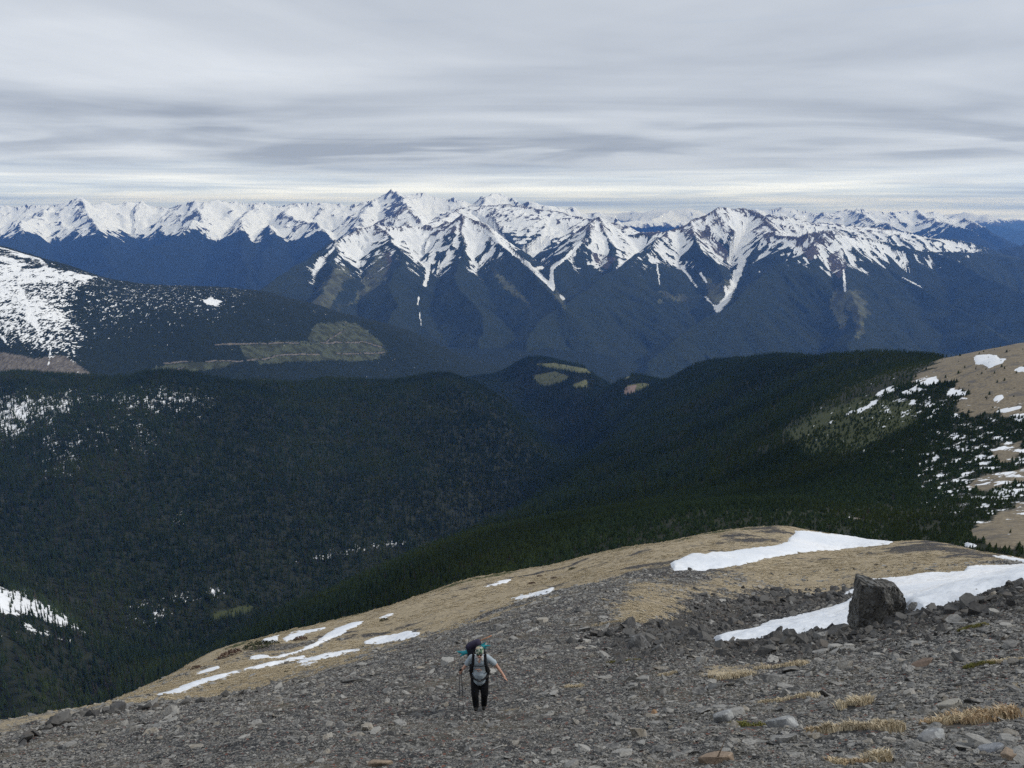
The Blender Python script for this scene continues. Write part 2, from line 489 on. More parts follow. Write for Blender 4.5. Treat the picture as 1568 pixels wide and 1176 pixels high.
# avalanche tracks: snow tongues running down their gullies (polylines, half widths)
tongue = [([(1128,380),(1137,398),(1128,425),(1118,445),(1112,458),(1099,472)], 5.0), ([(1112,458),(1111,440)], 2.5), ([(1080,455),(1098,472)], 1.6),
          ([(889,372),(870,392),(846,410),(843,422),(848,440)], 2.6), ([(858,452),(863,458)], 2.2),
          ([(738,350),(770,374),(806,402),(830,425),(847,442)], 3.0), ([(665,388),(656,405),(655,420),(650,436)], 3.0), ([(641,455),(639,468)], 1.3), ([(643,478),(644,498)], 0.9),
          ([(625,372),(634,393),(637,400)], 2.4), ([(1289,385),(1292,412),(1294,445)], 1.8), ([(1006,404),(1010,435)], 0.9), ([(1045,410),(1067,440)], 1.6), ([(1073,418),(1082,432)], 1.6), ([(1380,424),(1412,440)], 1.0)]
for pts, w in tongue:
    dd = line_d(MX + 1.5 * fine, MY, pts) * (1 + .35 * fbm(X / 180, Y / 180, 3, 39))
    snow = np.maximum(snow, np.where(dd < w * 2.5, 1.0 - 0.5 * (dd / w) ** 1.5 + .3 * fine, -1))
rock = 0.5 + (H + 430 + 120 * coarse) / 260 + 0.25 * fine
meadow = np.full(X.shape, -1.0)
for poly in ([(476,470),(500,430),(520,402),(536,420),(520,450),(500,475),(482,476)], [(545,460),(560,418),(585,385),(598,400),(590,425),(560,452),(525,470),(508,478)],
             [(1270,462),(1285,440),(1320,452),(1332,475),(1322,505),(1312,525),(1308,490),(1296,470),(1292,510),(1280,495)], [(752,412),(775,425),(795,445),(812,472),(790,455),(768,435)],
             [(1080,425),(1105,440),(1125,425),(1118,465),(1100,476),(1085,458)], [(846,425),(850,440),(864,452),(862,470),(850,455)], [(1010,448),(1050,452),(1048,462),(1012,458)]):
    meadow = np.maximum(meadow, 0.5 + poly_sd(MX + 9 * fbm(X / 260, Y / 260, 3, 44), MY + 9 * fbm(X / 260, Y / 260, 3, 45), poly) / 12 + .25 * fbm(X / 90, Y / 90, 3, 46))
bare = np.full(X.shape, -1.0)
for poly in ([(1202,366),(1235,358),(1262,352),(1280,358),(1276,372),(1262,385),(1240,400),(1228,385),(1215,375)], [(1060,350),(1085,352),(1115,385),(1112,400),(1090,385),(1070,370)],
             [(585,388),(598,384),(600,400),(588,425),(580,420)], [(1265,395),(1290,378),(1296,410),(1285,425),(1272,415)], [(905,385),(945,395),(930,412),(912,405)]):
    bare = np.maximum(bare, 0.5 + poly_sd(MX, MY, poly) / 8)
rock = np.maximum(rock, np.minimum(bare + .2 * fine, 1)); snow = np.where(bare > .5, np.minimum(snow, 0.42 + 0.5 * fine), snow)
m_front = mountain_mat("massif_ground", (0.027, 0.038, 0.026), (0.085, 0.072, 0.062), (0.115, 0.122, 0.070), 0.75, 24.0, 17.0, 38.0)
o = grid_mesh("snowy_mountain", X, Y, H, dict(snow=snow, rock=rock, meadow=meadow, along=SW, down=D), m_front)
tag(o, kind='structure')

# --- the back range, 15 to 25 km away
R = []
ridge([(-90,322,20500),(0,317,21000),(45,318,21000),(79,316,21000),(112,309,20800),(121,306,20700),(133,313,20700),(163,315,21000),(199,311,21500),(212,306,21500),(230,311,21500),(255,320,21500),(270,316,21500),(298,314,21000),(314,309,20800),(332,312,21000),(362,309,21500),(392,315,21500),(410,315,21500),(430,315,21500),(456,315,21500),(481,311,21500),(514,312,21500),(535,312,21500),(555,310,21500),(576,307,21500),(591,301,21500),(603,292,21500),(611,303,21600),(622,298,22500),(634,298,22500),(660,302,22500),(680,307,22500),(705,307,22500),(716,302,22500),(726,308,22500),(740,306,22000),(749,301,21500),(759,297,21500),(768,301,21500),(784,309,21200),(800,313,21000),(817,312,21000),(826,313,21000),(840,319,21000),(858,315,21500),(878,324,21500),(899,328,21500),(940,334,21500)], step=260, jag=26, k1=.95, k2=.5, la=520, amp=110)
ridge([(121,306,20700),(148,336,19300),(154,356,18400),(165,385,17300),(172,408,16300)], jag=30, k2=.5, amp=90)
ridge([(79,316,21000),(40,345,19000),(5,372,17000),(-60,392,15500)], jag=30, k2=.5, amp=90)
ridge([(314,309,20800),(305,338,19300),(285,352,18600),(240,374,17400),(168,414,15600),(120,440,14800)], jag=20, k2=.5, amp=80)
ridge([(392,315,21500),(365,338,19600),(368,362,18200),(372,395,16500),(375,430,15000)], jag=25, k2=.5, amp=90)
ridge([(455,315,21500),(440,330,20000),(485,346,18800),(505,362,17800)], jag=25, k2=.5, amp=90)
ridge([(410,342,19500),(420,352,18800),(408,380,17300),(395,412,15600)], jag=20, k2=.5, amp=90)
ridge([(603,292,21500),(616,315,19500),(640,330,18300),(655,345,17300)], jag=25, k1=1.0, k2=.6, amp=90)
ridge([(576,307,21500),(560,330,19300),(548,352,17600)], jag=25, k2=.5, amp=90)
ridge([(759,297,21500),(735,318,20000),(722,330,19000)], jag=20, k2=.5)
ridge([(1120,328,24000),(1176,322,24000),(1201,322,24000),(1235,327,24000),(1265,324,23500),(1280,329,23500),(1296,321,23500),(1306,326,23500),(1316,321,23500),(1335,328,23500),(1349,325,23500),(1380,326,23500),(1405,326,23500),(1431,329,23500),(1469,333,23500),(1500,345,22500),(1540,368,20500)], step=260, jag=24, k1=.8, k2=.45, la=480, amp=100)
ridge([(1296,321,23500),(1340,338,21500),(1370,348,20500)], jag=15, k2=.4)
ridge([(1405,326,23500),(1450,345,21800),(1487,356,20800)], jag=15, k2=.4)
ridge([(1500,395,14500),(1568,372,15500),(1640,362,16500)], jag=10, k2=.4)
us, ls, U, L, X, Y = fan(-0.78, 0.78, 900, 14300, 25500, 330)
H, G, D, SW = tents(X, Y, R, base=-1745, rug=(185.0, 1000.0))
fine = fbm(X / 230, Y / 300, 4, 133); coarse = fbm(X / 1100, Y / 1100, 3, 134)
gz = np.gradient(H, axis=1) / np.maximum(np.gradient(X, axis=1), 1)
hol = hollow(H, 3, 2); hol2 = hollow(H, 9, 6)
snow = np.clip(0.5 + (H + 660 - 110 * coarse) / 260, -1, 0.92) + np.clip(hol / 28, -.34, .30) * np.where(hol < 0, 1 - .80 * sstep(H, -560, -200), 1) + np.clip(hol2 / 120, -.10, .30) - .22 * np.clip(G, -.2, .9) * sstep(H, -500, -200) + 0.2 * fine + np.clip(-gz, -.7, .7) * .3
snow = np.minimum(snow, 0.55 + (H + 640 + 120 * fine + 2.0 * np.clip(hol2, -60, 60)) / 150)
MX, MY = project(X, Y, H)
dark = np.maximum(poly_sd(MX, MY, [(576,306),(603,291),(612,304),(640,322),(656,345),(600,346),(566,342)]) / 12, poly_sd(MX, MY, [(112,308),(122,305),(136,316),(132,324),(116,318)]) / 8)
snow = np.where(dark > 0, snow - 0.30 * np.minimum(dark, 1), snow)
rock = 0.5 + (H + 480 + 120 * coarse) / 220
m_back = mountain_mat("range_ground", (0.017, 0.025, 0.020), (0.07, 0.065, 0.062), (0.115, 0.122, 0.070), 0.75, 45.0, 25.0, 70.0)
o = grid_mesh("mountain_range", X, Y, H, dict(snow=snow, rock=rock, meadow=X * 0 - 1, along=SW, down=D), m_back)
tag(o, kind='structure')

# --- the farthest ranges
R = []
ridge([(-120,322,42000),(0,317,43000),(30,316,43000),(60,317,43000),(110,318,43000),(260,317,43000),(500,318,43000),(800,322,43000),(905,329,42000),(945,327,42000),(965,325,42000),(985,328,40000),(1000,324,38000),(1029,320,37000),(1052,322,37000),(1075,328,38000),(1120,327,43000),(1200,324,43000),(1350,327,43000),(1469,330,43000),(1482,327,40000),(1502,329,40000),(1520,331,41000),(1535,336,42000),(1568,337,42000),(1700,333,43000)], step=520, jag=60, k1=.7, k2=.4, w=900, la=1100, amp=230)
ridge([(1029,320,37000),(1010,335,34000),(990,343,31000)], step=500, jag=30, k2=.4)
ridge([(1502,329,40000),(1530,345,35000),(1600,360,31000)], step=500, jag=30, k2=.35)
ridge([(960,340,30000),(1040,341,30000),(1100,345,30000)], step=500, jag=20, k1=.3, k2=.25)
us, ls, U, L, X, Y = fan(-0.78, 0.78, 800, 29000, 47000, 130)
H, G, D, SW = tents(X, Y, R, base=-1745, blend=80, rug=(230.0, 2600.0))
fine = fbm(X / 500, Y / 900, 4, 233)
snow = np.clip(0.5 + (H + 700) / 300, -1, 1.05) - 0.3 * np.clip(G, -.3, 1) + 0.3 * fine
rock = 0.5 + (H + 800) / 220
m_far = mountain_mat("far_range_ground", (0.028, 0.040, 0.030), (0.07, 0.065, 0.06), (0.115, 0.122, 0.070), 0.5, 200.0, 60.0, 190.0)
o = grid_mesh("far_mountain_range", X, Y, H, dict(snow=snow, rock=rock, meadow=X * 0 - 1, along=SW, down=D), m_far)
tag(o, kind='structure')

# --- valley floor: one sheet to the horizon
us, ls, U, L, X, Y = fan(-.85, .85, 60, 3000, 47500, 60)
o = grid_mesh("valley_floor", X, Y, X * 0 - 1765 + 12 * fbm(X / 800, Y / 800, 3, 5), dict(snow=X * 0 - 1, rock=X * 0 - 1, meadow=X * 0 - 1), m_front)
tag(o, kind='structure')

# --- the long wooded hill on the left with snow, clear-cuts and roads
pts = [at(*p) for p in [
 (-220,345,4500),(-100,352,4700),(0,378,4800),(60,394,4900),(150,424,5000),(300,448,5050),(350,455,5080),(400,466,5100),(500,492,5300),(600,513,5600),(700,546,6100),(755,568,6500),
 (-150,480,3700),(0,412,4350),(60,420,4400),(130,428,4550),(0,480,3850),(0,540,3550),(130,570,3600),(150,500,4150),(300,520,4300),(450,540,4600),(600,550,5300),(-150,560,3300),
 (0,610,3300),(300,610,3800),(600,600,4800),(740,600,5700),(400,490,4850),(520,520,5150),(880,590,6800)]]
pts += [(x, y, z) for x, y, z in [(-4500, 6500, -700), (-3300, 7200, -1000), (-1500, 7300, -1250), (-500, 7600, -1450), (-3000, 9500, -1450), (-1500, 9500, -1500), (-5500, 9500, -1400), (-100, 6300, -1400), (400, 7500, -1500)]]
S = Surface(pts)
us, ls, U, L, X, Y = fan(-0.90, 0.14, 640, 3150, 8500, 420)
H = S.z(X, Y)
H += 14 * fbm(X / 350, Y / 350, 4, 51) + 5 * fbm(X / 60, Y / 60, 3, 52)
MX, MY = project(X, Y, H)
fine = fbm(X / 28, Y / 60, 3, 53); coarse = fbm(X / 260, Y / 260, 3, 54)
sn = np.full(X.shape, -0.6)
wob = 3.0 * fbm(X / 120, Y / 120, 3, 57)
def area(poly, soft, val=1.0): return np.clip(0.5 + poly_sd(MX + wob, MY + .5 * wob, poly) / soft, 0, 1) * val
snowy = area([(-200,395),(40,405),(110,420),(160,427),(120,445),(112,480),(128,520),(118,548),(60,540),(0,515),(-200,520)], 40)
sn = np.maximum(sn, snowy * (0.56 + 0.20 * coarse) + 0.30 * fine - .04)
sn = np.where(area([(-200,398),(60,407),(150,424),(110,432),(60,432),(0,440),(-200,450)], 12) > .5, 0.75 + 0.5 * fine, sn)
sn = np.where(area([(18,440),(30,437),(62,500),(58,510)], 8) > .5, 0.8 + 0.4 * fine, sn)
sn = np.where(area([(-200,345),(0,378),(62,396),(75,408),(40,412),(0,400)], 8) > .5, 0.55 + 1.0 * coarse + .5 * fine, sn)
speck = area([(110,430),(200,430),(330,440),(372,452),(330,475),(240,480),(170,505),(125,490)], 60)
sn = np.maximum(sn, np.where(speck > .15, speck * 0.26 + 0.35 * fine, -1))
sn = np.where(poly_sd(MX + 1.6 * wob, MY + 1.2 * wob + 2.0 * fine, [(311,460),(318,456),(330,458),(340,463),(332,468),(318,466)]) > -1, 0.9, sn)
for pts_, w in (([(0,512),(12,528)], 1.5), ([(78,532),(74,560)], 1.0)): sn = np.maximum(sn, 0.9 - 0.45 * line_d(MX, MY, pts_) / w)
rk = area([(-200,535),(0,540),(60,548),(100,545),(135,570),(140,590),(-200,600)], 14)
rk = np.where(rk > .3, rk + .3 * coarse, rk)
md = area([(365,527),(420,523),(470,521),(482,497),(525,491),(545,494),(566,510),(590,530),(594,541),(570,552),(480,552),(400,556),(376,546)], 7)
md = np.maximum(md, area([(232,566),(262,555),(300,552),(362,553),(345,562),(300,570),(270,580),(240,580)], 8))
md = md + (0.25 * coarse + .3 * fine) * (md > .1)
road = np.full(X.shape, 1e9)
for pts_ in ([(330,528),(380,526),(440,525),(500,525),(560,524),(588,533)], [(500,522),(525,508),(530,494)], [(380,552),(440,543),(500,542),(560,541),(590,540)], [(250,556),(300,553),(372,553)], [(244,576),(262,568),(285,562)]):
    road = np.minimum(road, line_d(MX + wob, MY + .5 * wob, pts_) + 0.9 * fine)
rdm = np.clip(1.3 - road / 1.25, -1, 1) * (coarse + .8 * fine > -.45)
rk = np.maximum(rk, rdm); md = np.where(rdm > .3, -1, md)
m_left = mountain_mat("hill_ground", (0.017, 0.026, 0.020), (0.145, 0.130, 0.110), (0.082, 0.094, 0.060), 2.1, 7.5, 9.0, 0.0, 0.28)
o = grid_mesh("forested_hill", X, Y, H, dict(snow=sn, rock=rk, meadow=md), m_left)
tag(o, kind='structure')
LH = Grid(us, ls, H)
# ------------------------------------------------------------------ the near mountain flank (scree, dry turf) - surveyed points
NEAR = [at(*p) for p in [
 (-500,1176,17),(-250,1176,15.5),(0,1176,13),(400,1176,9.5),(784,1176,7.7),(1200,1176,6.7),(1568,1176,6.3),(2000,1176,6.0),
 (20,1150,17),(90,1106,22),(190,1085,27),(330,1069,32),(400,1053,35),(-300,1190,15),
 (200,1125,17.5),(400,1100,16),(735,1090,15.2),(1000,1090,13.2),(1300,1080,11.6),(1568,1060,11.0),(2000,1060,10.5),
 (400,1060,28),(600,1030,25.5),(735,1010,26),(1000,1005,21),(1300,1000,17.8),(1568,985,15.2),
 (1100,987,26),(1200,972,25.5),(1335,960,24),(1400,928,24.5),(1480,917,23),(1568,895,22.5),(2000,880,21),
 (1000,965,31),(900,985,29),(960,975,29.5),
 (1100,975,40),(1200,955,42),(1300,930,46),(1450,900,49),(1568,888,47),(1100,962,46),(1200,935,54),(1290,912,59),(1350,886,62),(1480,868,68),(1568,862,70),
 (1000,940,42),(1100,920,55),(1000,905,56),
 (520,1012,42),(690,965,50),(800,930,57),(900,900,64),(1000,874,74),(1090,852,86),
 (1200,890,68),(1400,850,86),(1300,860,82),(1200,862,84),(1100,872,78),(1300,842,104),
 (120,1108,66),(205,1060,70),(260,1035,75),(330,1000,82),(450,965,92),(560,935,100),(700,893,108),(800,872,112),(900,850,118),(1000,833,122),(1100,814,126),(1180,806,130),(1230,812,132),(1300,822,128),(1370,832,120),(1420,831,112),(1480,838,100),(1540,850,95),(1568,857,95),(2000,870,95),
 (450,1000,66),(600,980,70),(700,940,76),(850,890,88),(0,1142,58),(-300,1230,50),
]]
# beyond its skyline the flank steepens and drops out of sight
for px, py, Y in [(-300,1230,50),(0,1142,58),(120,1108,66),(205,1060,70),(330,1000,82),(560,935,100),(800,872,112),(1000,833,122),(1180,806,130),(1300,822,128),(1480,838,100),(1568,857,95),(2000,870,95)]:
    a, s = ray(px, py)
    NEAR.append((a * Y * 1.6, Y * 1.6, (s - 0.10) * Y * 1.6)); NEAR.append((a * Y * 2.6, Y * 2.6, (s - 0.22) * Y * 2.6))
for px in (-500, 0, 784, 1568, 2000):
    a, s = ray(px, 1400); NEAR.append((a * 3.2, 3.2, -1.62 - 0.62 * 3.2 + 0.12 * a * 3.2))
SN = Surface(NEAR, smooth=3e-4)
def near_base(x, y):
    yy = np.maximum(y, 3.4)
    u = np.clip(x / yy, -1.6, 1.6)
    z = SN.s(u, np.log(yy)) * yy
    flat = -1.62 - 0.62 * y + 0.12 * x
    k = sstep(y, 3.4, 6.0)
    return flat * (1 - k) + z * k
NA0, NA1, NNA, NP0, NP1, NNP = -1.05, 1.02, 620, 5.0, 300.0, 560
as_ = np.linspace(NA0, NA1, NNA); lp = np.linspace(math.log(NP0), math.log(NP1), NNP)
A_, L_ = np.meshgrid(as_, lp); YP = np.exp(L_); NX = A_ * YP; NY = YP - 6.0
NZ0 = near_base(NX, NY)
MPX, MPY = project(NX, np.maximum(NY, 1), NZ0)
# cover: scree, dry turf between; traced limits in the photograph give the places, noise frays them
def soft(poly, w): return np.clip(0.5 + poly_sd(MPX, MPY, poly) / w, 0, 1)
scree = soft([(-900,1500),(-900,1330),(0,1130),(95,1092),(190,1076),(330,1062),(400,1047),(520,1010),(690,964),(800,928),(900,897),(1000,868),(1060,858),(1130,868),(1180,880),(1240,905),(1310,890),(1350,905),(1400,915),(1568,880),(2600,860),(2600,1500)], 26)
tan2 = np.maximum.reduce([soft([(930,930),(960,905),(1000,893),(1050,898),(1060,920),(1020,950),(985,965),(940,950)], 44), soft([(1040,905),(1090,882),(1190,874),(1290,890),(1230,905),(1120,915)], 30), soft([(1040,1025),(1100,1012),(1180,1012),(1160,1040),(1090,1040)], 20) * .8,
                          soft([(1200,885),(1300,862),(1430,858),(1440,872),(1330,880),(1260,905)], 20)])
hump = np.maximum(soft([(1290,842),(1380,832),(1430,828),(1490,838),(1555,858),(1530,864),(1430,850),(1330,852)], 14), soft([(1100,812),(1180,806),(1220,815),(1200,825),(1130,838),(1100,832)], 14) * .8)
nz = fbm(NX / 7.0, NY / 7.0, 5, 301); nzs = fbm(NX / 2.0 + NY * .2, NY / 2.0, 4, 305)
streaks = fbm((NX + NY * .45) / 26.0, (NY - NX * .45) / 4.0, 4, 307)
scree_v = np.maximum(scree, 0.75 * hump) - 0.8 * tan2 + 0.55 * nz + 0.36 * nzs
scree_v = np.where(scree < .5, scree_v + 0.95 * np.clip(streaks, -.25, 1), scree_v)
rough = np.clip(scree_v, 0, 1)
near_y = np.maximum(NY, 3)
NZ = NZ0 + 0.10 * fbm(NX / 1.7, NY / 1.7, 4, 311) * (0.5 + rough) * sstep(near_y, 3, 9) + 0.05 * rough * fbm(NX / .5, NY / .5, 3, 312) + 0.5 * fbm(NX / 14, NY / 14, 3, 313) * sstep(NY, 25, 70)
pxs, pys = MPX, MPY
def scree_mat():
    m, t, b, _ = new_mat("scree_ground")
    p = t.pos()
    s = t.attr('scree')
    nb = t.noise(p, 0.35, 4, 0.6)
    # shards of slate: flat cells, each of its own grey, at three sizes
    pz = t.pos(1, 1, 0.6)
    v1 = t.new('ShaderNodeTexVoronoi', feature='F1'); t.l.new(pz, v1.inputs['Vector']); v1.inputs['Scale'].default_value = 9.0
    v2 = t.new('ShaderNodeTexVoronoi', feature='F1'); t.l.new(pz, v2.inputs['Vector']); v2.inputs['Scale'].default_value = 21.0
    v3 = t.new('ShaderNodeTexVoronoi', feature='F1'); t.l.new(pz, v3.inputs['Vector']); v3.inputs['Scale'].default_value = 3.4
    def grey(v):
        sp = t.new('ShaderNodeSeparateColor'); t.l.new(v.outputs['Color'], sp.inputs[0]); return sp.outputs[0], sp.outputs[1]
    g1, h1 = grey(v1); g2, h2 = grey(v2); g3, h3 = grey(v3)
    g = t.math('ADD', t.math('MULTIPLY', g1, 0.45), t.math('ADD', t.math('MULTIPLY', g2, 0.35), t.math('MULTIPLY', g3, 0.2)))
    rc = t.new('ShaderNodeValToRGB'); t.l.new(g, rc.inputs[0])
    e = rc.color_ramp.elements
    e[0].position = 0.2; e[0].color = (0.022, 0.023, 0.025, 1); e[1].position = 0.85; e[1].color = (0.19, 0.187, 0.175, 1)
    k = e.new(0.55); k.color = (0.052, 0.053, 0.054, 1)
    rock = t.mix(t.ss(nb, 0.45, 0.7), rc.outputs[0], t.mix(0.45, rc.outputs[0], (0.17, 0.145, 0.10)))
    rock = t.mix(t.ss(h2, 0.93, 0.97), rock, (0.16, 0.07, 0.05))
    # dry turf
    gn = t.noise(t.pos(1, 1, 0.4), 3.0, 6, 0.72); gn2 = t.noise(p, 0.22, 5, 0.62); fine = t.noise(p, 14.0, 3, 0.7)
    turf = t.mix(t.ss(gn, 0.32, 0.68), (0.190, 0.155, 0.105), (0.44, 0.365, 0.245))
    turf = t.mix(t.math('MULTIPLY', t.ss(fine, 0.45, 0.65), 0.5), turf, (0.50, 0.42, 0.29))
    turf = t.mix(t.ss(gn2, 0.55, 0.72, 0.0, 0.75), turf, (0.215, 0.175, 0.125))
    turf = t.mix(t.ss(t.noise(p, 0.6, 5, 0.7), 0.55, 0.66, 0.0, 0.75), turf, (0.13, 0.12, 0.105))
    f = t.ss(t.math('ADD', s, t.math('MULTIPLY', t.math('SUBTRACT', t.noise(p, 1.6, 6, 0.8), 0.5), 1.7)), 0.38, 0.60)
    c = t.mix(f, turf, rock)
    c = t.mix(t.ss(t.attr('moss'), 0.4, 0.7), c, (0.06, 0.065, 0.025))
    t.l.new(c, b.inputs['Base Color'])
    hh = t.math('ADD', t.math('MULTIPLY', g1, 0.6), t.math('ADD', t.math('MULTIPLY', g2, 0.3), t.math('MULTIPLY', g3, 0.9)))
    hh = t.math('ADD', t.math('MULTIPLY', hh, f), t.math('MULTIPLY', t.math('ADD', gn, fine), t.math('SUBTRACT', 1.0, f)))
    bump(t, b, hh, 0.8, 0.09)
    return m
moss = np.clip(1.0 - np.abs(poly_sd(MPX, MPY, [(-900,1330),(0,1140),(205,1062),(260,1036),(330,1001),(450,966),(560,936),(700,894),(800,873),(900,851),(1000,834),(1100,815),(1180,806),(1180,760),(-900,760)])) / 4, 0, 1) * (nz > 0) * (NY > 55)
near_mat = scree_mat()
near_o = grid_mesh("mountain_slope", NX, NY, NZ, dict(scree=scree_v, moss=moss), near_mat)
tag(near_o, kind='structure')
class NearGrid:
    def sample(self, A, x, y):
        x = np.asarray(x, float); y = np.asarray(y, float)
        yp = y + 6.0
        fu = np.clip((x / yp - NA0) / (as_[1] - as_[0]), 0, NNA - 1.001); fl = np.clip((np.log(yp) - lp[0]) / (lp[1] - lp[0]), 0, NNP - 1.001)
        i = fl.astype(int); j = fu.astype(int); a = fl - i; b = fu - j
        return A[i, j] * (1 - a) * (1 - b) + A[i + 1, j] * a * (1 - b) + A[i, j + 1] * (1 - a) * b + A[i + 1, j + 1] * a * b
    def z(self, x, y): return self.sample(NZ, x, y)
    def hit(self, px, py, y0=4.5, y1=150.0, n=1400):
        """where a line of sight first meets the ground"""
        a, s = ray(px, py); Y = np.exp(np.linspace(math.log(y0), math.log(y1), n))
        below = s * Y - self.z(a * Y, Y)
        k = np.argmax(below < 0) if (below < 0).any() else n - 1
        return (a * Y[k], Y[k], float(self.z(a * Y[k], Y[k])))
    def normal(self, x, y, e=0.25):
        dx = (self.z(x + e, y) - self.z(x - e, y)) / (2 * e); dy = (self.z(x, y + e) - self.z(x, y - e)) / (2 * e)
        n = np.stack([-dx, -dy, np.ones_like(dx)], -1); return n / np.linalg.norm(n, axis=-1, keepdims=True)
NG = NearGrid()
# skyline of the near flank as the steepest visible slope ratio per direction
sk_u = np.linspace(-1.0, 1.0, 800)
sk_y = np.exp(np.linspace(math.log(5), math.log(230), 500))
SU, SY = np.meshgrid(sk_u, sk_y)
SKY_S = (NG.z(SU * SY, SY) / SY).max(0)

# ------------------------------------------------------------------ the wooded valley below
MID = [at(*p) for p in [
 (205,1050,900),(0,1125,820),(-300,1150,800),(400,975,900),(560,930,520),(700,882,420),(800,860,390),(900,838,360),(1000,820,340),(1100,802,330),(1180,795,330),(1300,810,320),(1370,820,300),(1430,824,290),(1480,829,250),(1568,842,230),(2000,850,220),
 (0,1080,870),(150,985,1200),(300,960,1290),(450,900,1450),(640,830,1680),(740,770,1980),(870,690,2650),(855,660,3400),(800,612,4400),(745,578,5500),
 (0,905,1050),(0,880,1300),(0,1000,920),(130,965,1090),(130,1050,960),(250,1000,1180),(-300,880,1000),
 (0,740,1750),(0,640,2150),(0,584,2450),(120,587,2480),(240,580,2520),(340,590,2600),(500,589,2800),(690,581,3000),(-300,580,2400),
 (300,800,1680),(300,680,2080),(500,760,1950),(500,680,2280),(700,740,2080),(700,650,2520),(780,640,2800),(760,611,3020),(830,665,2620),(150,820,1560),
 (700,850,800),(720,815,1400),(600,880,1000),(450,930,1150),(900,800,700),(950,740,1300),(950,690,1900),(1000,650,2350),(960,610,3450),(900,628,3700),
 (1050,573,3000),(960,578,3700),(900,566,4200),(800,552,4700),(850,580,4250),(750,566,4900),(800,578,4400),
 (1150,562,2300),(1300,555,1650),(1450,551,1050),(1568,544,750),(2000,528,700),
 (1220,640,1000),(1300,602,900),(1400,575,830),(1220,600,1550),(1310,572,1350),(1100,700,1200),(1100,640,1900),(1200,750,600),(1400,700,560),(1568,650,560),(1568,700,470),(1568,800,300),(1568,760,360),(1400,780,390),(2000,700,450),(2000,800,300),(1000,780,900),(1050,740,1050),
]]
# far sides of the crests
for x, y, z in [(-2300,3300,-860),(-1400,3400,-900),(-700,3700,-980),(-250,3900,-1050),(500,4200,-1000),(900,4000,-1000),(1700,3300,-900),(1700,2300,-650),(1600,1500,-420),(1300,1000,-230),(-200,5600,-1330),(200,5600,-1250),(900,5600,-1400),(2500,5600,-1450),(-2500,5600,-1350),(-1200,5600,-1300),(3500,3500,-1000),(0,160,-150),(60,150,-130),(-60,160,-170),(-120,200,-260),(150,170,-130)]:
    MID.append((x, y, z))
SM = Surface(MID, smooth=2e-4)
M_us, M_ls, U, L, X, Y = fan(-1.0, 1.0, 620, 150, 5600, 560)
MZ = SM.z(X, Y)
rel = sstep(Y, 300, 1500) * (1 - .92 * sstep(U, .25, .42) * (1 - sstep(Y, 1300, 1900))) * (1 - .7 * sstep(Y, 3150, 3700))
MZ = MZ + rel * (16 * fbm(X / 420, Y / 420, 4, 61) + 26 * (ridged((X + .3 * Y) / 420, (Y - .4 * X) / 900, 3, 62) - .3)) + 1.2 * fbm(X / 40, Y / 40, 3, 63)
creek = [at(*p)[:2] for p in [(300,960,1290),(450,900,1450),(640,830,1680),(740,770,1980),(870,690,2650),(855,660,3400),(800,612,4400),(745,578,5500)]]
MZ = MZ - 75 * np.exp(-(line_d(X, Y, creek) / 150) ** 2) * sstep(Y, 1000, 1500)
PX, PY = project(X, Y, MZ)
c1 = fbm(X / 30, Y / 30, 4, 71); c2 = fbm(X / 160, Y / 160, 3, 72); c3 = fbm(X / 9, Y / 9, 3, 73)
def area2(poly, soft_): return np.clip(0.5 + poly_sd(PX, PY, poly) / soft_, 0, 1)
# bare alpine ground on the right-hand shoulders
alp = np.maximum.reduce([area2([(1440,548),(1452,520),(1568,500),(2300,470),(2300,640),(1568,640),(1530,632),(1500,640),(1460,630),(1480,600),(1440,580),(1420,590),(1400,580)], 26),
                         area2([(1478,822),(1500,800),(1535,785),(1568,770),(2300,740),(2300,860),(1568,845),(1520,838)], 14),
                         area2([(1470,745),(1510,725),(1568,715),(2300,690),(2300,720),(1568,740),(1520,752)], 16) * .8,
                         area2([(1512,690),(1568,672),(1568,700),(1530,712)], 14) * .7])
alp = alp + 0.42 * c1 + 0.30 * c3
olive = np.maximum(area2([(1200,662),(1250,630),(1335,606),(1400,612),(1405,648),(1320,690),(1230,702)], 50), area2([(310,952),(330,938),(380,925),(395,932),(360,945)], 14))
clear = np.maximum.reduce([area2([(815,575),(850,569),(875,578),(855,587),(832,592),(820,584)], 5), area2([(815,557),(850,556),(905,566),(908,572),(880,570),(840,563)], 5), area2([(876,588),(900,580),(900,594),(878,594)], 5) * .8, area2([(960,590),(985,586),(998,590),(970,602),(955,604)], 4), area2([(945,578),(966,573),(964,580),(948,582)], 4)])
pink = area2([(955,594),(975,588),(972,600),(958,606)], 5)
sn = np.full(X.shape, -0.8)
sp1 = area2([(-300,588),(0,592),(120,600),(250,592),(330,600),(320,625),(240,640),(215,632),(150,625),(110,640),(60,655),(40,680),(-300,680)], 50)
sn = np.maximum(sn, sp1 * 0.50 + .32 * c1 + .25 * fbm(X / 8, Y / 15, 3, 74) + .015)
sp2 = area2([(40,650),(230,625),(260,660),(240,700),(160,690),(100,760),(60,740)], 60)
sn = np.maximum(sn, sp2 * 0.30 + .22 * c1 + .2 * fbm(X / 8, Y / 14, 3, 75) + .06)
for poly, k in (([(230,790),(280,775),(310,790),(290,810),(240,805)], .35), ([(420,860),(470,850),(560,830),(640,818),(640,832),(560,848),(430,872)], .48), ([(180,930),(250,905),(380,890),(390,905),(300,930),(240,975),(190,960)], .36), ([(1440,545),(1340,548),(1380,560),(1450,560)], .3)):
    a_ = area2(poly, 18); sn = np.maximum(sn, np.where(a_ > .05, a_ * k * .9 + .22 * c1, -.8))
band = area2([(-200,880),(0,900),(40,905),(90,935),(135,968),(120,972),(70,950),(30,945),(-200,930)], 12)
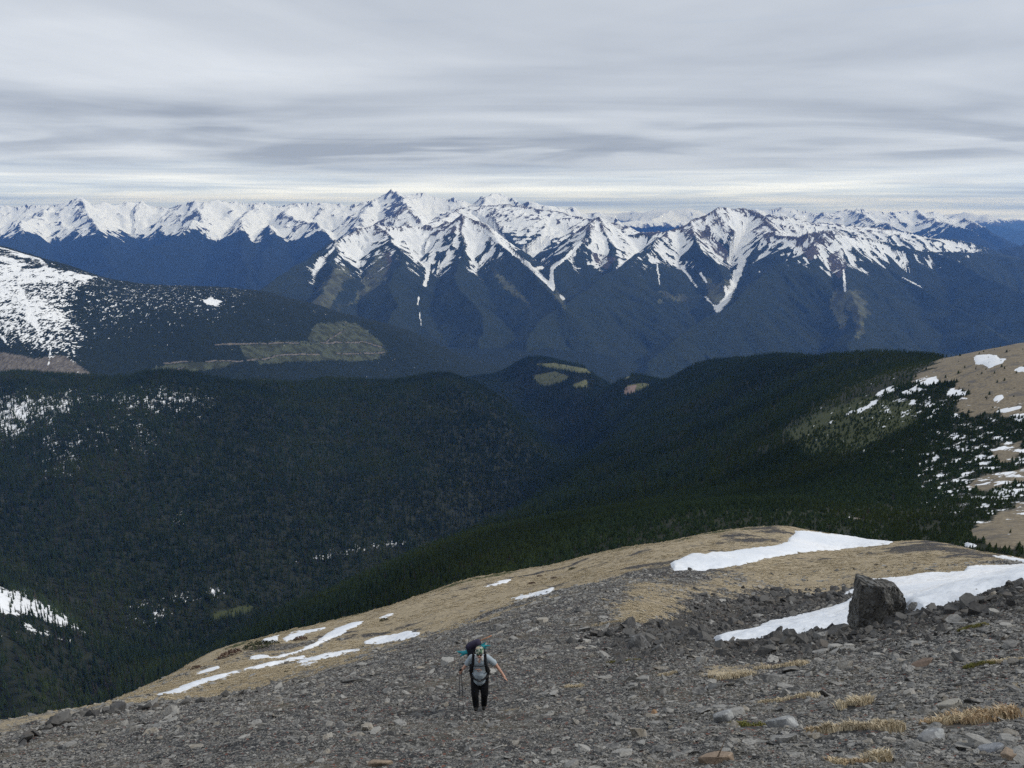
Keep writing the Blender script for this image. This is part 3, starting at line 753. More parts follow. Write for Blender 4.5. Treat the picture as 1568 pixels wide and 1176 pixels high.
sn = np.maximum(sn, np.where(band > .05, band * 0.75 + .5 * c1 + .2 * c3, -.8))
band2 = area2([(0,940),(60,955),(130,985),(60,980),(0,965)], 20)
sn = np.maximum(sn, np.where(band2 > .05, band2 * 0.4 + .6 * c1, -.8))
krum = area2([(1340,600),(1400,585),(1470,600),(1490,640),(1568,640),(1900,640),(1900,800),(1568,790),(1480,800),(1440,790),(1400,740),(1380,690),(1440,650),(1340,640)], 60)
sn = np.maximum(sn, np.where(krum > .02, krum * 0.40 + .55 * fbm(X / 9, Y / 11, 4, 77) + .2 * c3 - .02, -.8))
krum2 = area2([(1220,640),(1340,600),(1400,650),(1380,760),(1300,800),(1200,700)], 80)
sn = np.maximum(sn, np.where(krum2 > .02, krum2 * 0.16 + .7 * fbm(X / 8, Y / 10, 4, 78) + .15 * c3 - .10, -.8))
for pts_, w in (([(1270,648),(1310,628)], 1.2), ([(1345,603),(1365,597)], 3.5), ([(1385,602),(1410,596)], 3.5), ([(1408,588),(1432,581)], 4.5), ([(1315,627),(1340,618)], 3), ([(1455,600),(1475,603)], 4)):
    sn = np.maximum(sn, 1.0 - 0.5 * line_d(PX, PY, pts_) / w + .9 * fbm(X / 11, Y / 11, 3, 79))
sn = np.where((clear > .3) | ((Y < 420) & (PX < 1180)), -.5, sn)
def mid_mat():
    m, t, b, _ = new_mat("valley_ground")
    p = t.pos()
    n1 = t.noise(p, 1 / 14.0, 5, 0.65); n2 = t.noise(p, 1 / 110.0, 4, 0.6); n3 = t.noise(p, 1 / 2.2, 4, 0.7)
    und = t.mix(t.ss(n1, 0.3, 0.7), (0.013, 0.018, 0.011), (0.030, 0.034, 0.021))
    turf = t.mix(t.ss(n3, 0.3, 0.7), (0.135, 0.112, 0.08), (0.265, 0.222, 0.155))
    turf = t.mix(t.ss(n1, 0.52, 0.64, 0, .85), turf, (0.105, 0.098, 0.09))
    turf = t.mix(t.ss(n2, 0.5, 0.68, 0, .6), turf, (0.165, 0.138, 0.10))
    nn = t.math('SUBTRACT', n1, 0.5)
    c = t.mix(t.ss(t.math('ADD', t.attr('olive'), t.math('MULTIPLY', nn, .8)), 0.35, 0.65), und, t.mix(n3, (0.038, 0.048, 0.020), (0.072, 0.082, 0.034)))
    c = t.mix(t.ss(t.math('ADD', t.attr('alpine'), t.math('MULTIPLY', nn, .6)), 0.42, 0.58), c, turf)
    c = t.mix(t.ss(t.math('ADD', t.attr('clearing'), t.math('MULTIPLY', nn, .6)), 0.35, 0.6), c, t.mix(t.ss(n1, 0.3, 0.7), (0.085, 0.095, 0.04), (0.15, 0.15, 0.075)))
    c = t.mix(t.ss(t.math('ADD', t.attr('soil'), t.math('MULTIPLY', nn, .6)), 0.4, 0.6), c, (0.26, 0.19, 0.16))
    c = t.mix(t.ss(t.math('ADD', t.attr('snow'), t.math('MULTIPLY', t.math('SUBTRACT', t.noise(t.pos(1, .4, .4), 1 / 4.5, 4, .7), 0.5), 1.25)), 0.44, 0.56), c, (0.86, 0.88, 0.91))
    t.l.new(c, b.inputs['Base Color'])
    bump(t, b, n3, 0.5, 0.8)
    return m
mid_o = grid_mesh("forest_floor", X, Y, MZ, dict(alpine=alp, olive=olive, clearing=clear, soil=pink, snow=sn), mid_mat())
tag(mid_o, kind='structure')
MG = Grid(M_us, M_ls, MZ)
# how much of each spot can be seen past what stands in front of it
MS = MZ / Y
cum = np.maximum.accumulate(MS, axis=0)
near_sky = np.interp(U, sk_u, SKY_S)
HID = np.maximum(np.vstack([np.full((1, MS.shape[1]), -9.0), cum[:-1]]), near_sky)     # sight line that just clears everything nearer
M_alp, M_sn, M_clear, M_olive, M_krum = alp, sn, clear, olive, krum
# ------------------------------------------------------------------ trees
def tree_mat(name, a, b_, inst=True):
    m, t, b, _ = new_mat(name)
    oi = t.new('ShaderNodeObjectInfo')
    n = t.noise(t.pos(), 1 / 130.0, 3, 0.6); n0 = t.noise(t.pos(1, 1, .4), 1 / 420.0, 4, 0.6); n2 = t.noise(t.pos(), 1.1, 3, 0.6)
    c = t.mix(oi.outputs['Random'], a, b_)
    c = t.mix(t.ss(n, 0.42, 0.66, 0.0, 0.75), c, tuple(x * k for x, k in zip(b_, (1.25, 1.02, 0.62))))
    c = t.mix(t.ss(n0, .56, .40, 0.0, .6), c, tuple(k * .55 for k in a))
    c = t.mix(t.math('MULTIPLY', t.ss(n2, .4, .7), .5), c, tuple(min(1, x * 1.7) for x in b_))
    t.l.new(c, b.inputs['Base Color']); b.inputs['Roughness'].default_value = 0.9
    b.inputs['Specular IOR Level'].default_value = 0.05
    return m
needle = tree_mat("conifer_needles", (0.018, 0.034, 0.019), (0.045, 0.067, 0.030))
needle_grey = tree_mat("grey_conifer_needles", (0.038, 0.041, 0.036), (0.070, 0.068, 0.060))
bark = simple_mat("conifer_bark", (0.07, 0.06, 0.05), scale=8)

def crown_mesh(name, mat, layers, width, seed, sparse=0.0):
    """a spire of drooping whorls, each whorl a ring of ragged boughs; unit height"""
    r = random.Random(seed); V = []; Fc = []
    for i in range(layers):
        f = i / layers
        z0 = 0.05 + 0.95 * f
        zt = z0 + 1.25 / layers * (1.2 - 0.2 * f)
        rad = width * (1 - f) ** 0.85 * r.uniform(.8, 1.15) + 0.006
        k = 7 if i < layers - 2 else 5
        ph = r.random() * 6.28
        tip = len(V); V.append((r.uniform(-.006, .006), r.uniform(-.006, .006), min(zt, 1.0)))
        ring = []
        for j in range(2 * k):
            an = ph + j * math.pi / k
            rr = rad * (r.uniform(.75, 1.25) if j % 2 == 0 else r.uniform(.30, .5))
            dz = -r.uniform(.2, .6) / layers if j % 2 == 0 else 0.25 / layers
            ring.append(len(V)); V.append((math.cos(an) * rr, math.sin(an) * rr, z0 + dz))
        for j in range(2 * k):
            if r.random() < sparse: continue
            Fc.append((tip, ring[j], ring[(j + 1) % (2 * k)]))
    return py_mesh(name, V, Fc, mat)

def trunk_mesh(name):
    V = []; Fc = []
    for i, (z, rr) in enumerate(((-0.06, .016), (.25, .012), (.96, .002))):
        for j in range(5): V.append((math.cos(j * 1.2566) * rr, math.sin(j * 1.2566) * rr, z))
    for i in range(2):
        for j in range(5): Fc.append((i * 5 + j, i * 5 + (j + 1) % 5, i * 5 + 5 + (j + 1) % 5, i * 5 + 5 + j))
    return py_mesh(name, V, Fc, bark, True)

CROWNS = [crown_mesh("crown", needle, 9, .115, 1), crown_mesh("crown", needle, 8, .150, 2), crown_mesh("crown", needle, 10, .095, 3), crown_mesh("crown", needle, 7, .20, 4),
          crown_mesh("crown", needle_grey, 9, .10, 5, .25)]
TRUNK = trunk_mesh("trunk")

# candidate places: dense where wood stands, thinning on snow, meadows and bare ground
def scatter_trees(n, y0, y1, u0, u1, seed):
    g = np.random.default_rng(seed)
    yy = np.sqrt(g.uniform(y0 ** 2, y1 ** 2, n)); uu = g.uniform(u0, u1, n)
    return uu * yy, yy
def attrs_at(A, x, y): return MG.sample(A, x, y)
TX = []; TY = []
for n, y0, y1, u0, u1, sd in ((110000, 200, 800, -.85, .85, 1), (85000, 800, 2200, -.8, .8, 2), (390000, 2200, 5200, -.8, .55, 3)):
    x, y = scatter_trees(n, y0, y1, u0, u1, sd); TX.append(x); TY.append(y)
TX = np.concatenate(TX); TY = np.concatenate(TY)
TZ = MG.z(TX, TY)
g = np.random.default_rng(5)
alp_t = attrs_at(M_alp, TX, TY); sn_t = attrs_at(M_sn, TX, TY); cl_t = attrs_at(M_clear, TX, TY); ol_t = attrs_at(M_olive, TX, TY)
# stature: dwarfed near the tree line on our own flank and the right-hand shoulder, tall on the valley sides
dwarf = sstep(TZ, -420, -130)
hgt = (17.5 * (1 - dwarf) + 2.6 * dwarf) * g.uniform(.40, 1.25, len(TX)) * (1 + .22 * fbm(TX / 60, TY / 60, 3, 402)) * np.where(ol_t > .5, .6, 1.0)
pr = np.ones(len(TX))
pr *= 1 - sstep(sn_t, .30, .62) * np.where(TZ > -420, .97, .78)
pr *= 1 - .985 * sstep(alp_t, .35, .55)
pr *= 1 - .97 * sstep(cl_t, .35, .55)
pr *= 1 - .6 * sstep(ol_t, .4, .8)
keep = g.random(len(TX)) < pr
hid = attrs_at(HID, TX, TY)
keep &= (TZ + hgt * 1.3) / TY > hid - 0.004
TX, TY, TZ, hgt = TX[keep], TY[keep], TZ[keep], hgt[keep]
ntree = len(TX)
kind = g.choice(4, ntree, p=[.33, .27, .28, .12])
kind = np.where((hgt < 5) & (g.random(ntree) < .7), 3, kind)
grey_p = .02 + .07 * sstep(fbm(TX / 220, TY / 220, 3, 401), 0.0, .5) * (TX < 0) * (TY < 3200)
kind = np.where(g.random(ntree) < grey_p, 4, kind)
rot = g.uniform(0, 6.283, ntree)
wid = g.uniform(.8, 1.3, ntree) * np.where(hgt < 5, 2.0, 1.0)
# the 300 that show largest become trees of their own
tpx, tpy = project(TX, TY, TZ); _, tpy2 = project(TX, TY, TZ + hgt)
shown = np.clip(tpy - tpy2, 0, None)
vis = (tpx > 6) & (tpx < 1562) & ((TZ + .45 * hgt) / TY > np.maximum(np.interp(TX / TY, sk_u, SKY_S), MG.sample(HID, TX, TY)) + .002)
order = np.argsort(-np.where(vis, shown, 0))
cell = {}; big = []
for i in order:
    key = (int(tpx[i] // 9), int(tpy[i] // 9))
    if cell.get(key): continue
    cell[key] = 1; big.append(i)
    if len(big) >= 290: break
first = {}
for c, i in enumerate(big):
    k = int(kind[i])
    e = empty("conifer_tree", (TX[i], TY[i], TZ[i] - .2), rot[i])
    e.scale = (hgt[i] * wid[i], hgt[i] * wid[i], hgt[i])
    look = ("dark green conifer", "broad dark green conifer", "slender dark green conifer", "wide bushy conifer", "grey withered conifer")[k]
    size_ = "dwarf " if hgt[i] < 6 else "short " if hgt[i] < 11 else "tall " if hgt[i] > 17 else ""
    x_, y_ = tpx[i], tpy[i]
    if x_ < 150: where = "in the snow band at far left" if y_ < 985 else "below the snow band at far left" if y_ < 1060 else "just behind the rocks at lower left"
    elif x_ < 300: where = "beside the lowest snow specks, left of the tan slope" if y_ < 985 else "just above the lower end of the tan slope"
    elif x_ < 450: where = "around the yellow-green glade" if y_ < 960 else "just above the snow streaks of the tan slope"
    elif x_ < 700: where = "just above the middle of the tan slope"
    elif x_ < 1000: where = "just above the upper part of the tan slope"
    elif x_ < 1380: where = "behind the snowfield on the hump"
    else: where = "among snow patches on the right-hand shoulder" if y_ < 780 else "behind the stony hump at right"
    lab = size_ + look + " " + where
    tag(e, lab, "tree", "conifers at the near edge of the valley forest")
    tr = bpy.data.objects.new("trunk", TRUNK); link(tr, e)
    cr = bpy.data.objects.new("crown", CROWNS[k]); link(cr, e)
    first.setdefault(k, cr)
rest = np.ones(ntree, bool); rest[big] = False
for k in range(5):
    if k not in first:
        i = int(np.argmax(rest & (kind == k) & vis))
        e = empty("conifer_tree", (TX[i], TY[i], TZ[i] - .2), rot[i]); e.scale = (hgt[i] * wid[i],) * 2 + (hgt[i],)
        tag(e, "slender conifer of the valley forest seen from above", "tree", "conifers at the near edge of the valley forest")
        link(bpy.data.objects.new("trunk", TRUNK), e); cr = link(bpy.data.objects.new("crown", CROWNS[k]), e); first[k] = cr; rest[i] = False

def scatter(name, co, scl, eul, kd, protos):
    """one object whose geometry nodes set the given things on its points"""
    me = bpy.data.meshes.new(name)
    me.vertices.add(len(co)); me.vertices.foreach_set('co', np.asarray(co, np.float32).ravel())
    for nm, typ, val in (('scl', 'FLOAT_VECTOR', scl), ('eul', 'FLOAT_VECTOR', eul)):
        a = me.attributes.new(nm, typ, 'POINT'); a.data.foreach_set('vector', np.asarray(val, np.float32).ravel())
    a = me.attributes.new('kd', 'INT', 'POINT'); a.data.foreach_set('value', np.asarray(kd, np.int32))
    o = link(bpy.data.objects.new(name, me))
    ng = bpy.data.node_groups.new(name, 'GeometryNodeTree')
    ng.interface.new_socket('Geometry', in_out='INPUT', socket_type='NodeSocketGeometry')
    ng.interface.new_socket('Geometry', in_out='OUTPUT', socket_type='NodeSocketGeometry')
    N, Lk = ng.nodes, ng.links
    gi = N.new('NodeGroupInput'); go = N.new('NodeGroupOutput'); jn = N.new('GeometryNodeJoinGeometry')
    def named(nm, dt):
        nd = N.new('GeometryNodeInputNamedAttribute'); nd.data_type = dt; nd.inputs[0].default_value = nm
        return nd.outputs[0]
    sc, eu, kdn = named('scl', 'FLOAT_VECTOR'), named('eul', 'FLOAT_VECTOR'), named('kd', 'INT')
    for k, pr_ in protos.items():
        cmp = N.new('FunctionNodeCompare'); cmp.data_type = 'INT'; cmp.operation = 'EQUAL'
        ins = [s for s in cmp.inputs if s.type == 'INT']
        Lk.new(kdn, ins[0]); ins[1].default_value = k
        oi = N.new('GeometryNodeObjectInfo'); oi.inputs['Object'].default_value = pr_; oi.inputs['As Instance'].default_value = True
        ip = N.new('GeometryNodeInstanceOnPoints')
        er = N.new('FunctionNodeEulerToRotation'); Lk.new(eu, er.inputs[0])
        Lk.new(gi.outputs[0], ip.inputs['Points']); Lk.new(cmp.outputs[0], ip.inputs['Selection'])
        Lk.new(oi.outputs['Geometry'], ip.inputs['Instance']); Lk.new(er.outputs[0], ip.inputs['Rotation']); Lk.new(sc, ip.inputs['Scale'])
        Lk.new(ip.outputs[0], jn.inputs[0])
    Lk.new(jn.outputs[0], go.inputs[0])
    md = o.modifiers.new("scatter", 'NODES'); md.node_group = ng
    return o
R_ = rest
co = np.stack([TX, TY, TZ - .2], 1)[R_]
scl = np.stack([hgt * wid, hgt * wid, hgt], 1)[R_]
lean = g.normal(0, .03, (ntree, 2))
eul = np.stack([lean[:, 0], lean[:, 1], rot], 1)[R_]
fo = scatter("forest", co, scl, eul, kind[R_], first)
tag(fo, kind='stuff')
print("trees", ntree, len(big), "scale range", hgt.min(), hgt.max())
# ------------------------------------------------------------------ snow lying on the flank and the right-hand shoulder
SNOW = snow_mat()
def snow_patch(label, poly, y0, y1, zf, thick, group, fray=2.3, nmax=200, seed=0):
    P = np.array(poly, float)
    a0 = min(ray(p[0] - 8, p[1])[0] for p in poly); a1 = max(ray(p[0] + 8, p[1])[0] for p in poly)
    nu = int(min(nmax, max(24, (P[:, 0].max() - P[:, 0].min()) * 0.9))); ny = 170
    us_, ls_, U_, L_, X_, Y_ = fan(a0, a1, nu, y0, y1, ny)
    Zg = zf(X_, Y_)
    qx, qy = project(X_, Y_, Zg)
    sc_ = Y_.mean()
    m_ = poly_sd(qx, qy, poly) + fray * fbm(X_ / sc_ * 26, Y_ / sc_ * 26, 4, 500 + seed) + .5 * fray * fbm(X_ / sc_ * 110, Y_ / sc_ * 110, 2, 530 + seed)
    m_ = np.minimum(m_, np.minimum(Y_ - y0, y1 - Y_) / (.010 * y0) - 1.5)
    Zs = np.where(m_ > 0, Zg + thick * (1 - np.exp(-m_ / 2.2)) - .02, Zg - .02 + .05 * thick * m_)
    keep_ = m_ > -2.5
    if keep_.sum() < 6: print("no snow:", label); return None
    o_ = grid_mesh("snow_patch", X_, Y_, Zs, {}, SNOW, keep=keep_)
    return tag(o_, label, "snow patch", group)
G1 = "snow patches lying on the near mountain flank"
nz_f = NG.z
patches = [
 ("broad white snowfield across the grassy hump, ending in a point below the dark forest", [(1026,864),(1032,858),(1045,855),(1060,847),(1080,848),(1090,845),(1110,846),(1150,840),(1195,834),(1206,832),(1208,822),(1218,820),(1216,813),(1240,814),(1290,820),(1340,826),(1370,830),(1362,833),(1335,836),(1290,841),(1240,845),(1180,854),(1130,866),(1080,873),(1032,874)], 60, 145, .35),
 ("large white snowfield to the right of the big dark boulder, reaching the picture edge", [(1330,888),(1360,886),(1420,878),(1475,876),(1482,868),(1530,866),(1568,865),(1720,862),(1720,912),(1568,918),(1500,930),(1430,936),(1380,935),(1330,930)], 22.6, 78, .35),
 ("tapering white snow tongue to the left of the big dark boulder, above broken rocks", [(1093,979),(1115,972),(1158,962),(1180,952),(1240,940),(1290,925),(1303,918),(1330,930),(1330,960),(1290,968),(1260,980),(1200,992),(1130,996),(1100,988)], 25.2, 62, .30),
 ("scrap of snow touching the top left edge of the big dark boulder", [(1283,916),(1292,908),(1306,901),(1320,905),(1310,915),(1295,917)], 45, 70, .2),
 ("small lone sliver of snow on tan turf up and right of the hiker", [(783,916),(800,911),(825,906),(845,901),(851,902),(840,909),(815,915),(790,919)], 50, 110, .25),
 ("lens-shaped snow patch on tan turf left of the hiker's head", [(556,984),(570,977),(600,971),(625,967),(644,968),(640,973),(615,981),(590,985),(560,987)], 42, 100, .25),
 ("longest thin ribbon of snow, running up from the rocky edge at lower left", [(230,1068),(262,1058),(300,1044),(340,1032),(400,1018),(440,1010),(466,1004),(468,1007),(430,1016),(380,1026),(330,1042),(300,1052),(270,1066),(245,1071)], 40, 96, .3),
 ("curving snow streak with a wide lower end, above the longest ribbon", [(378,1014),(385,1006),(400,1003),(410,1004),(415,1007),(450,998),(480,985),(510,965),(540,952),(556,951),(550,957),(525,970),(500,982),(484,990),(455,1001),(420,1010),(395,1017)], 60, 110, .3),
 ("short snow streak nearest the forest at lower left, beside dark shrubs", [(272,1042),(292,1034),(318,1024),(335,1019),(336,1023),(318,1031),(295,1039),(276,1042)], 55, 100, .2),
 ("narrow level snow streak between the lens-shaped patch and the curving streak", [(450,1014),(500,1000),(550,993),(552,996),(505,1008),(460,1017)], 40, 90, .2),
 ("shortest faint snow line just above the grey scree, left of the hiker", [(450,1022),(470,1016),(487,1012),(488,1015),(470,1020)], 40, 80, .15),
 ("ragged snow scrap among dark shrubs on the forest edge, the lowest of them", [(398,983),(405,977),(420,974),(428,972),(425,980),(405,988)], 60, 115, .2),
 ("broken snow strip along the shrubs on the forest edge", [(432,978),(445,970),(460,966),(480,963),(500,958),(498,963),(470,970),(450,978),(438,983)], 60, 115, .2),
 ("thin snow sliver at the brow of the tan slope, farthest up before the hump", [(738,899),(755,893),(775,887),(783,887),(778,893),(760,897)], 70, 118, .2),
 ("thin snow strip behind the stony hump at the right edge", [(1518,850),(1540,851),(1568,857),(1640,866),(1640,872),(1568,863),(1545,858)], 60, 110, .2),
 ("small snow dash at the brow, just past the curving streak", [(578,946),(590,941),(602,938),(603,941),(590,946)], 70, 118, .15),
]
for i, (lab, poly, y0, y1, th) in enumerate(patches):
    snow_patch(lab, poly, y0, y1, nz_f, th, G1, seed=i)
G2 = "snow patches on the bare right-hand shoulder"
for i, (lab, poly, y0, y1) in enumerate([
 ("spiky snow patch on the skyline of the tan shoulder at right", [(1492,547),(1495,544),(1525,543),(1530,549),(1540,550),(1535,556),(1522,560),(1515,563),(1505,558),(1494,558)], 500, 1000),
 ("small snow bit at the right edge of the tan shoulder, below the skyline", [(1550,566),(1560,562),(1590,562),(1590,567),(1560,569)], 450, 950),
 ("lone oval snow patch in the middle of the tan shoulder", [(1520,612),(1526,606),(1535,605),(1538,610),(1530,614),(1523,615)], 400, 900),
 ("thin snow dash on the tan shoulder above the dwarf firs", [(1522,630),(1545,625),(1563,622),(1563,625),(1540,631)], 400, 850),
 ("snow drift on the lower edge of the tan shoulder, at the picture edge", [(1543,638),(1555,634),(1600,632),(1600,645),(1568,647),(1552,642)], 400, 850),
 ("big snow patch among dwarf firs, lower down the shoulder", [(1513,752),(1520,748),(1535,746),(1550,750),(1562,754),(1552,759),(1535,761),(1520,757)], 250, 560),
 ("narrow snow bank under the dwarf firs, by the lower brown ground", [(1506,789),(1516,782),(1523,781),(1520,787),(1510,790)], 220, 520),
 ("low snow scrap at the foot of the brown ground behind the stony hump", [(1472,832),(1482,830),(1495,836),(1488,838),(1478,836)], 180, 420)]):
    snow_patch(lab, poly, y0, y1, MG.z, 0.8, G2, fray=1.2, nmax=90, seed=40 + i)

# ------------------------------------------------------------------ stones
TUFT_AT = [(1308,1080,56,20),(1320,1116,140,20),(1470,1106,150,26),(1206,1072,92,14),(1118,1036,86,22),(1192,1021,92,15),(1150,1112,58,18),(1494,1019,44,12),(1488,962,46,10),(735,1088,30,12)]
def stone_mat(name, lo, hi, warm, lichen=0.0):
    m, t, b, _ = new_mat(name)
    oi = t.new('ShaderNodeObjectInfo')
    tc = t.new('ShaderNodeTexCoord')
    r = oi.outputs['Random']
    r2 = t.math('FRACT', t.math('MULTIPLY', r, 37.7))
    n = t.noise(tc.outputs['Object'], 2.5, 5, 0.65, .3)
    c = t.mix(r, lo, hi)
    c = t.mix(t.ss(r2, 0.75, 0.97, 0, .6), c, warm)
    c = t.mix(t.math('MULTIPLY', t.ss(n, .35, .7), .5), c, tuple(min(1, k * 1.5) for k in hi))
    c = t.mix(t.math('MULTIPLY', t.ss(t.noise(tc.outputs['Object'], 6.0, 3, .6), .58, .62), .55 + 0 * lichen), c, tuple(k * .55 for k in lo))
    if lichen:
        c = t.mix(t.math('MULTIPLY', t.ss(t.noise(tc.outputs['Object'], 3.2, 4, .7), .52, .58), lichen), c, (0.42, 0.43, 0.42))
    t.l.new(c, b.inputs['Base Color']); b.inputs['Roughness'].default_value = .8; b.inputs['Specular IOR Level'].default_value = .25
    bump(t, b, t.noise(tc.outputs['Object'], 9.0, 4, .65), .4, .05)
    return m
SLATE = stone_mat("slate", (0.036, 0.037, 0.040), (0.30, 0.292, 0.27), (0.26, 0.215, 0.15))
DARKROCK = stone_mat("dark_rock", (0.034, 0.034, 0.035), (0.105, 0.102, 0.096), (0.12, 0.098, 0.075))
PALE = stone_mat("lichen_rock", (0.16, 0.165, 0.17), (0.26, 0.265, 0.265), (0.25, 0.24, 0.22), .8)
TANROCK = stone_mat("tan_rock", (0.20, 0.15, 0.11), (0.27, 0.21, 0.155), (0.25, 0.19, 0.14))
BROWN = stone_mat("brown_rock", (0.13, 0.095, 0.075), (0.17, 0.125, 0.095), (0.15, 0.11, 0.09))

def hull_mesh(name, pts, mat):
    bm = bmesh.new()
    for p in pts: bm.verts.new(p)
    r = bmesh.ops.convex_hull(bm, input=bm.verts[:])
    bmesh.ops.delete(bm, geom=[v for v in bm.verts if not v.link_faces], context='VERTS')
    bmesh.ops.recalc_face_normals(bm, faces=bm.faces[:])
    me = bpy.data.meshes.new(name); bm.to_mesh(me); bm.free()
    me.materials.append(mat)
    return me
def stone_mesh(name, mat, seed, sx, sy, sz, n=13):
    r = random.Random(seed); P = []
    for i in range(n):
        a = i / n * 6.283 + r.uniform(-.3, .3); q = r.uniform(.75, 1.1)
        z = r.choice((-1, 1)) * r.uniform(.6, 1.0)
        P.append((math.cos(a) * q * sx * .5, math.sin(a) * q * sy * .5, z * sz * .5))
    return hull_mesh(name, P, mat)
STONES = [stone_mesh("stone", SLATE, 1, 1, .62, .16), stone_mesh("stone", SLATE, 2, 1, .8, .22), stone_mesh("stone", SLATE, 3, 1, .42, .20), stone_mesh("stone", SLATE, 4, 1, .7, .42),
          stone_mesh("stone", SLATE, 5, 1, .5, .12, 10), stone_mesh("stone", SLATE, 6, 1, .85, .55, 15), stone_mesh("stone", SLATE, 7, 1, .33, .14, 9), stone_mesh("stone", SLATE, 8, .9, .75, .3)]
DARKS = [stone_mesh("stone", DARKROCK, 20 + i, 1, sy, sz, 14) for i, (sy, sz) in enumerate(((.7, .5), (.5, .35), (.8, .7), (.6, .25)))]

def place_eul(nrm, yaw, tx, ty):
    """euler angles for a piece lying on the ground with a little tilt"""
    q = Vector((0, 0, 1)).rotation_difference(Vector(nrm))
    return (q.to_matrix() @ Euler((tx, ty, yaw), 'XYZ').to_matrix()).to_euler()

g = np.random.default_rng(77)
n = 450000
ly = g.uniform(math.log(3.6), math.log(74), n); sy_ = np.exp(ly); su_ = g.uniform(-1.0, 1.05, n); sx_ = su_ * sy_
sv = NG.sample(scree_v, sx_, sy_)
szz = NG.z(sx_, sy_)
spx, spy = project(sx_, sy_, szz)
dist = np.sqrt(sx_ ** 2 + sy_ ** 2 + szz ** 2)
pxs_ = 2.6 * (1 - g.random(n)) ** (-1 / 2.9)
pxs_ = np.minimum(pxs_, 30)
# stonier near the camera's right, finer chips on the left and in the middle of the face
coarse_f = .64 + .36 * sstep(spx, 700, 1300) + .25 * sstep(fbm(sx_ / 2.2, sy_ / 2.2, 3, 601), .1, .6)
pxs_ *= coarse_f
size = np.minimum(pxs_ * dist / 1184.0, .75)
kp = (g.random(n) < np.clip((sv - .10) * 1.5, .07, 1)) & (spx > -400) & (spx < 2050) & (spy < 1480)
kp &= (size * 1184 / dist > 1.8)
for tx0, ty0, tw, th_ in TUFT_AT:
    kp &= ~((((spx - tx0) / (tw * .36)) ** 2 + ((spy - ty0) / (th_ * .38)) ** 2) < 1)
sx_, sy_, szz, size, dist, spx, spy = (v[kp] for v in (sx_, sy_, szz, size, dist, spx, spy))
nrm = NG.normal(sx_, sy_)
ns = len(sx_)
kd = g.choice(8, ns, p=[.2, .17, .13, .12, .12, .08, .08, .10])
darkzone = np.maximum.reduce([np.clip(.5 + poly_sd(spx, spy, q_) / 30, 0, 1) for q_ in ([(920,1000),(950,965),(1010,955),(1060,922),(1150,912),(1290,898),(1310,920),(1180,955),(1090,985),(1000,1010)], [(1090,985),(1200,968),(1300,955),(1380,925),(1460,912),(1568,880),(1640,880),(1640,930),(1500,950),(1400,975),(1250,1000),(1110,1010)])])
onsnow = np.maximum.reduce([poly_sd(spx, spy, patches[q_][1]) for q_ in (0, 1, 2)])
isd = g.random(ns) < darkzone * .85
kd = np.where(isd, 8 + g.integers(0, 4, ns), kd)
size = np.where(isd, size * np.where(spx > 1310, 1.0, 1.2), size)
size = np.where((onsnow > 0) & (sy_ > 26), size * .12, size)
yaw = g.normal(.15, .9, ns); tx = g.normal(0, .28, ns) * np.where(isd, 2.2, 1); ty = g.normal(0, .28, ns) * np.where(isd, 2.2, 1)
eul = np.zeros((ns, 3))
# align with the slope: rotate the tilt by the slope's own angles (small-angle, exact enough for pebbles)
ax_ = np.arctan2(-nrm[:, 1], nrm[:, 2]); ay_ = np.arctan2(nrm[:, 0], nrm[:, 2])
eul[:, 0] = ax_ + tx; eul[:, 1] = ay_ + ty; eul[:, 2] = 0
cz, sz2 = np.cos(yaw), np.sin(yaw)
def eul_of(i):
    return place_eul(nrm[i], yaw[i], tx[i], ty[i])
mats = [None] * ns
order = np.argsort(-(size * 1184 / dist) * ((spx > 4) & (spx < 1564) & (spy < 1172)))
bigs = order[~isd[order]][:96]; rest = np.ones(ns, bool); rest[bigs] = False
protoS = {}
def add_stone(mesh, loc, scl_, e):
    o_ = bpy.data.objects.new("stone", mesh); link(o_, near_o)
    o_.location = loc; o_.scale = scl_; o_.rotation_euler = e
    return o_
for i in bigs:
    s_ = size[i]; k = int(kd[i])
    o_ = add_stone(STONES[k], (sx_[i], sy_[i], szz[i] + .03 * s_), (s_, s_, s_ * g.uniform(.8, 1.3)), eul_of(i))
    protoS.setdefault(k, o_)
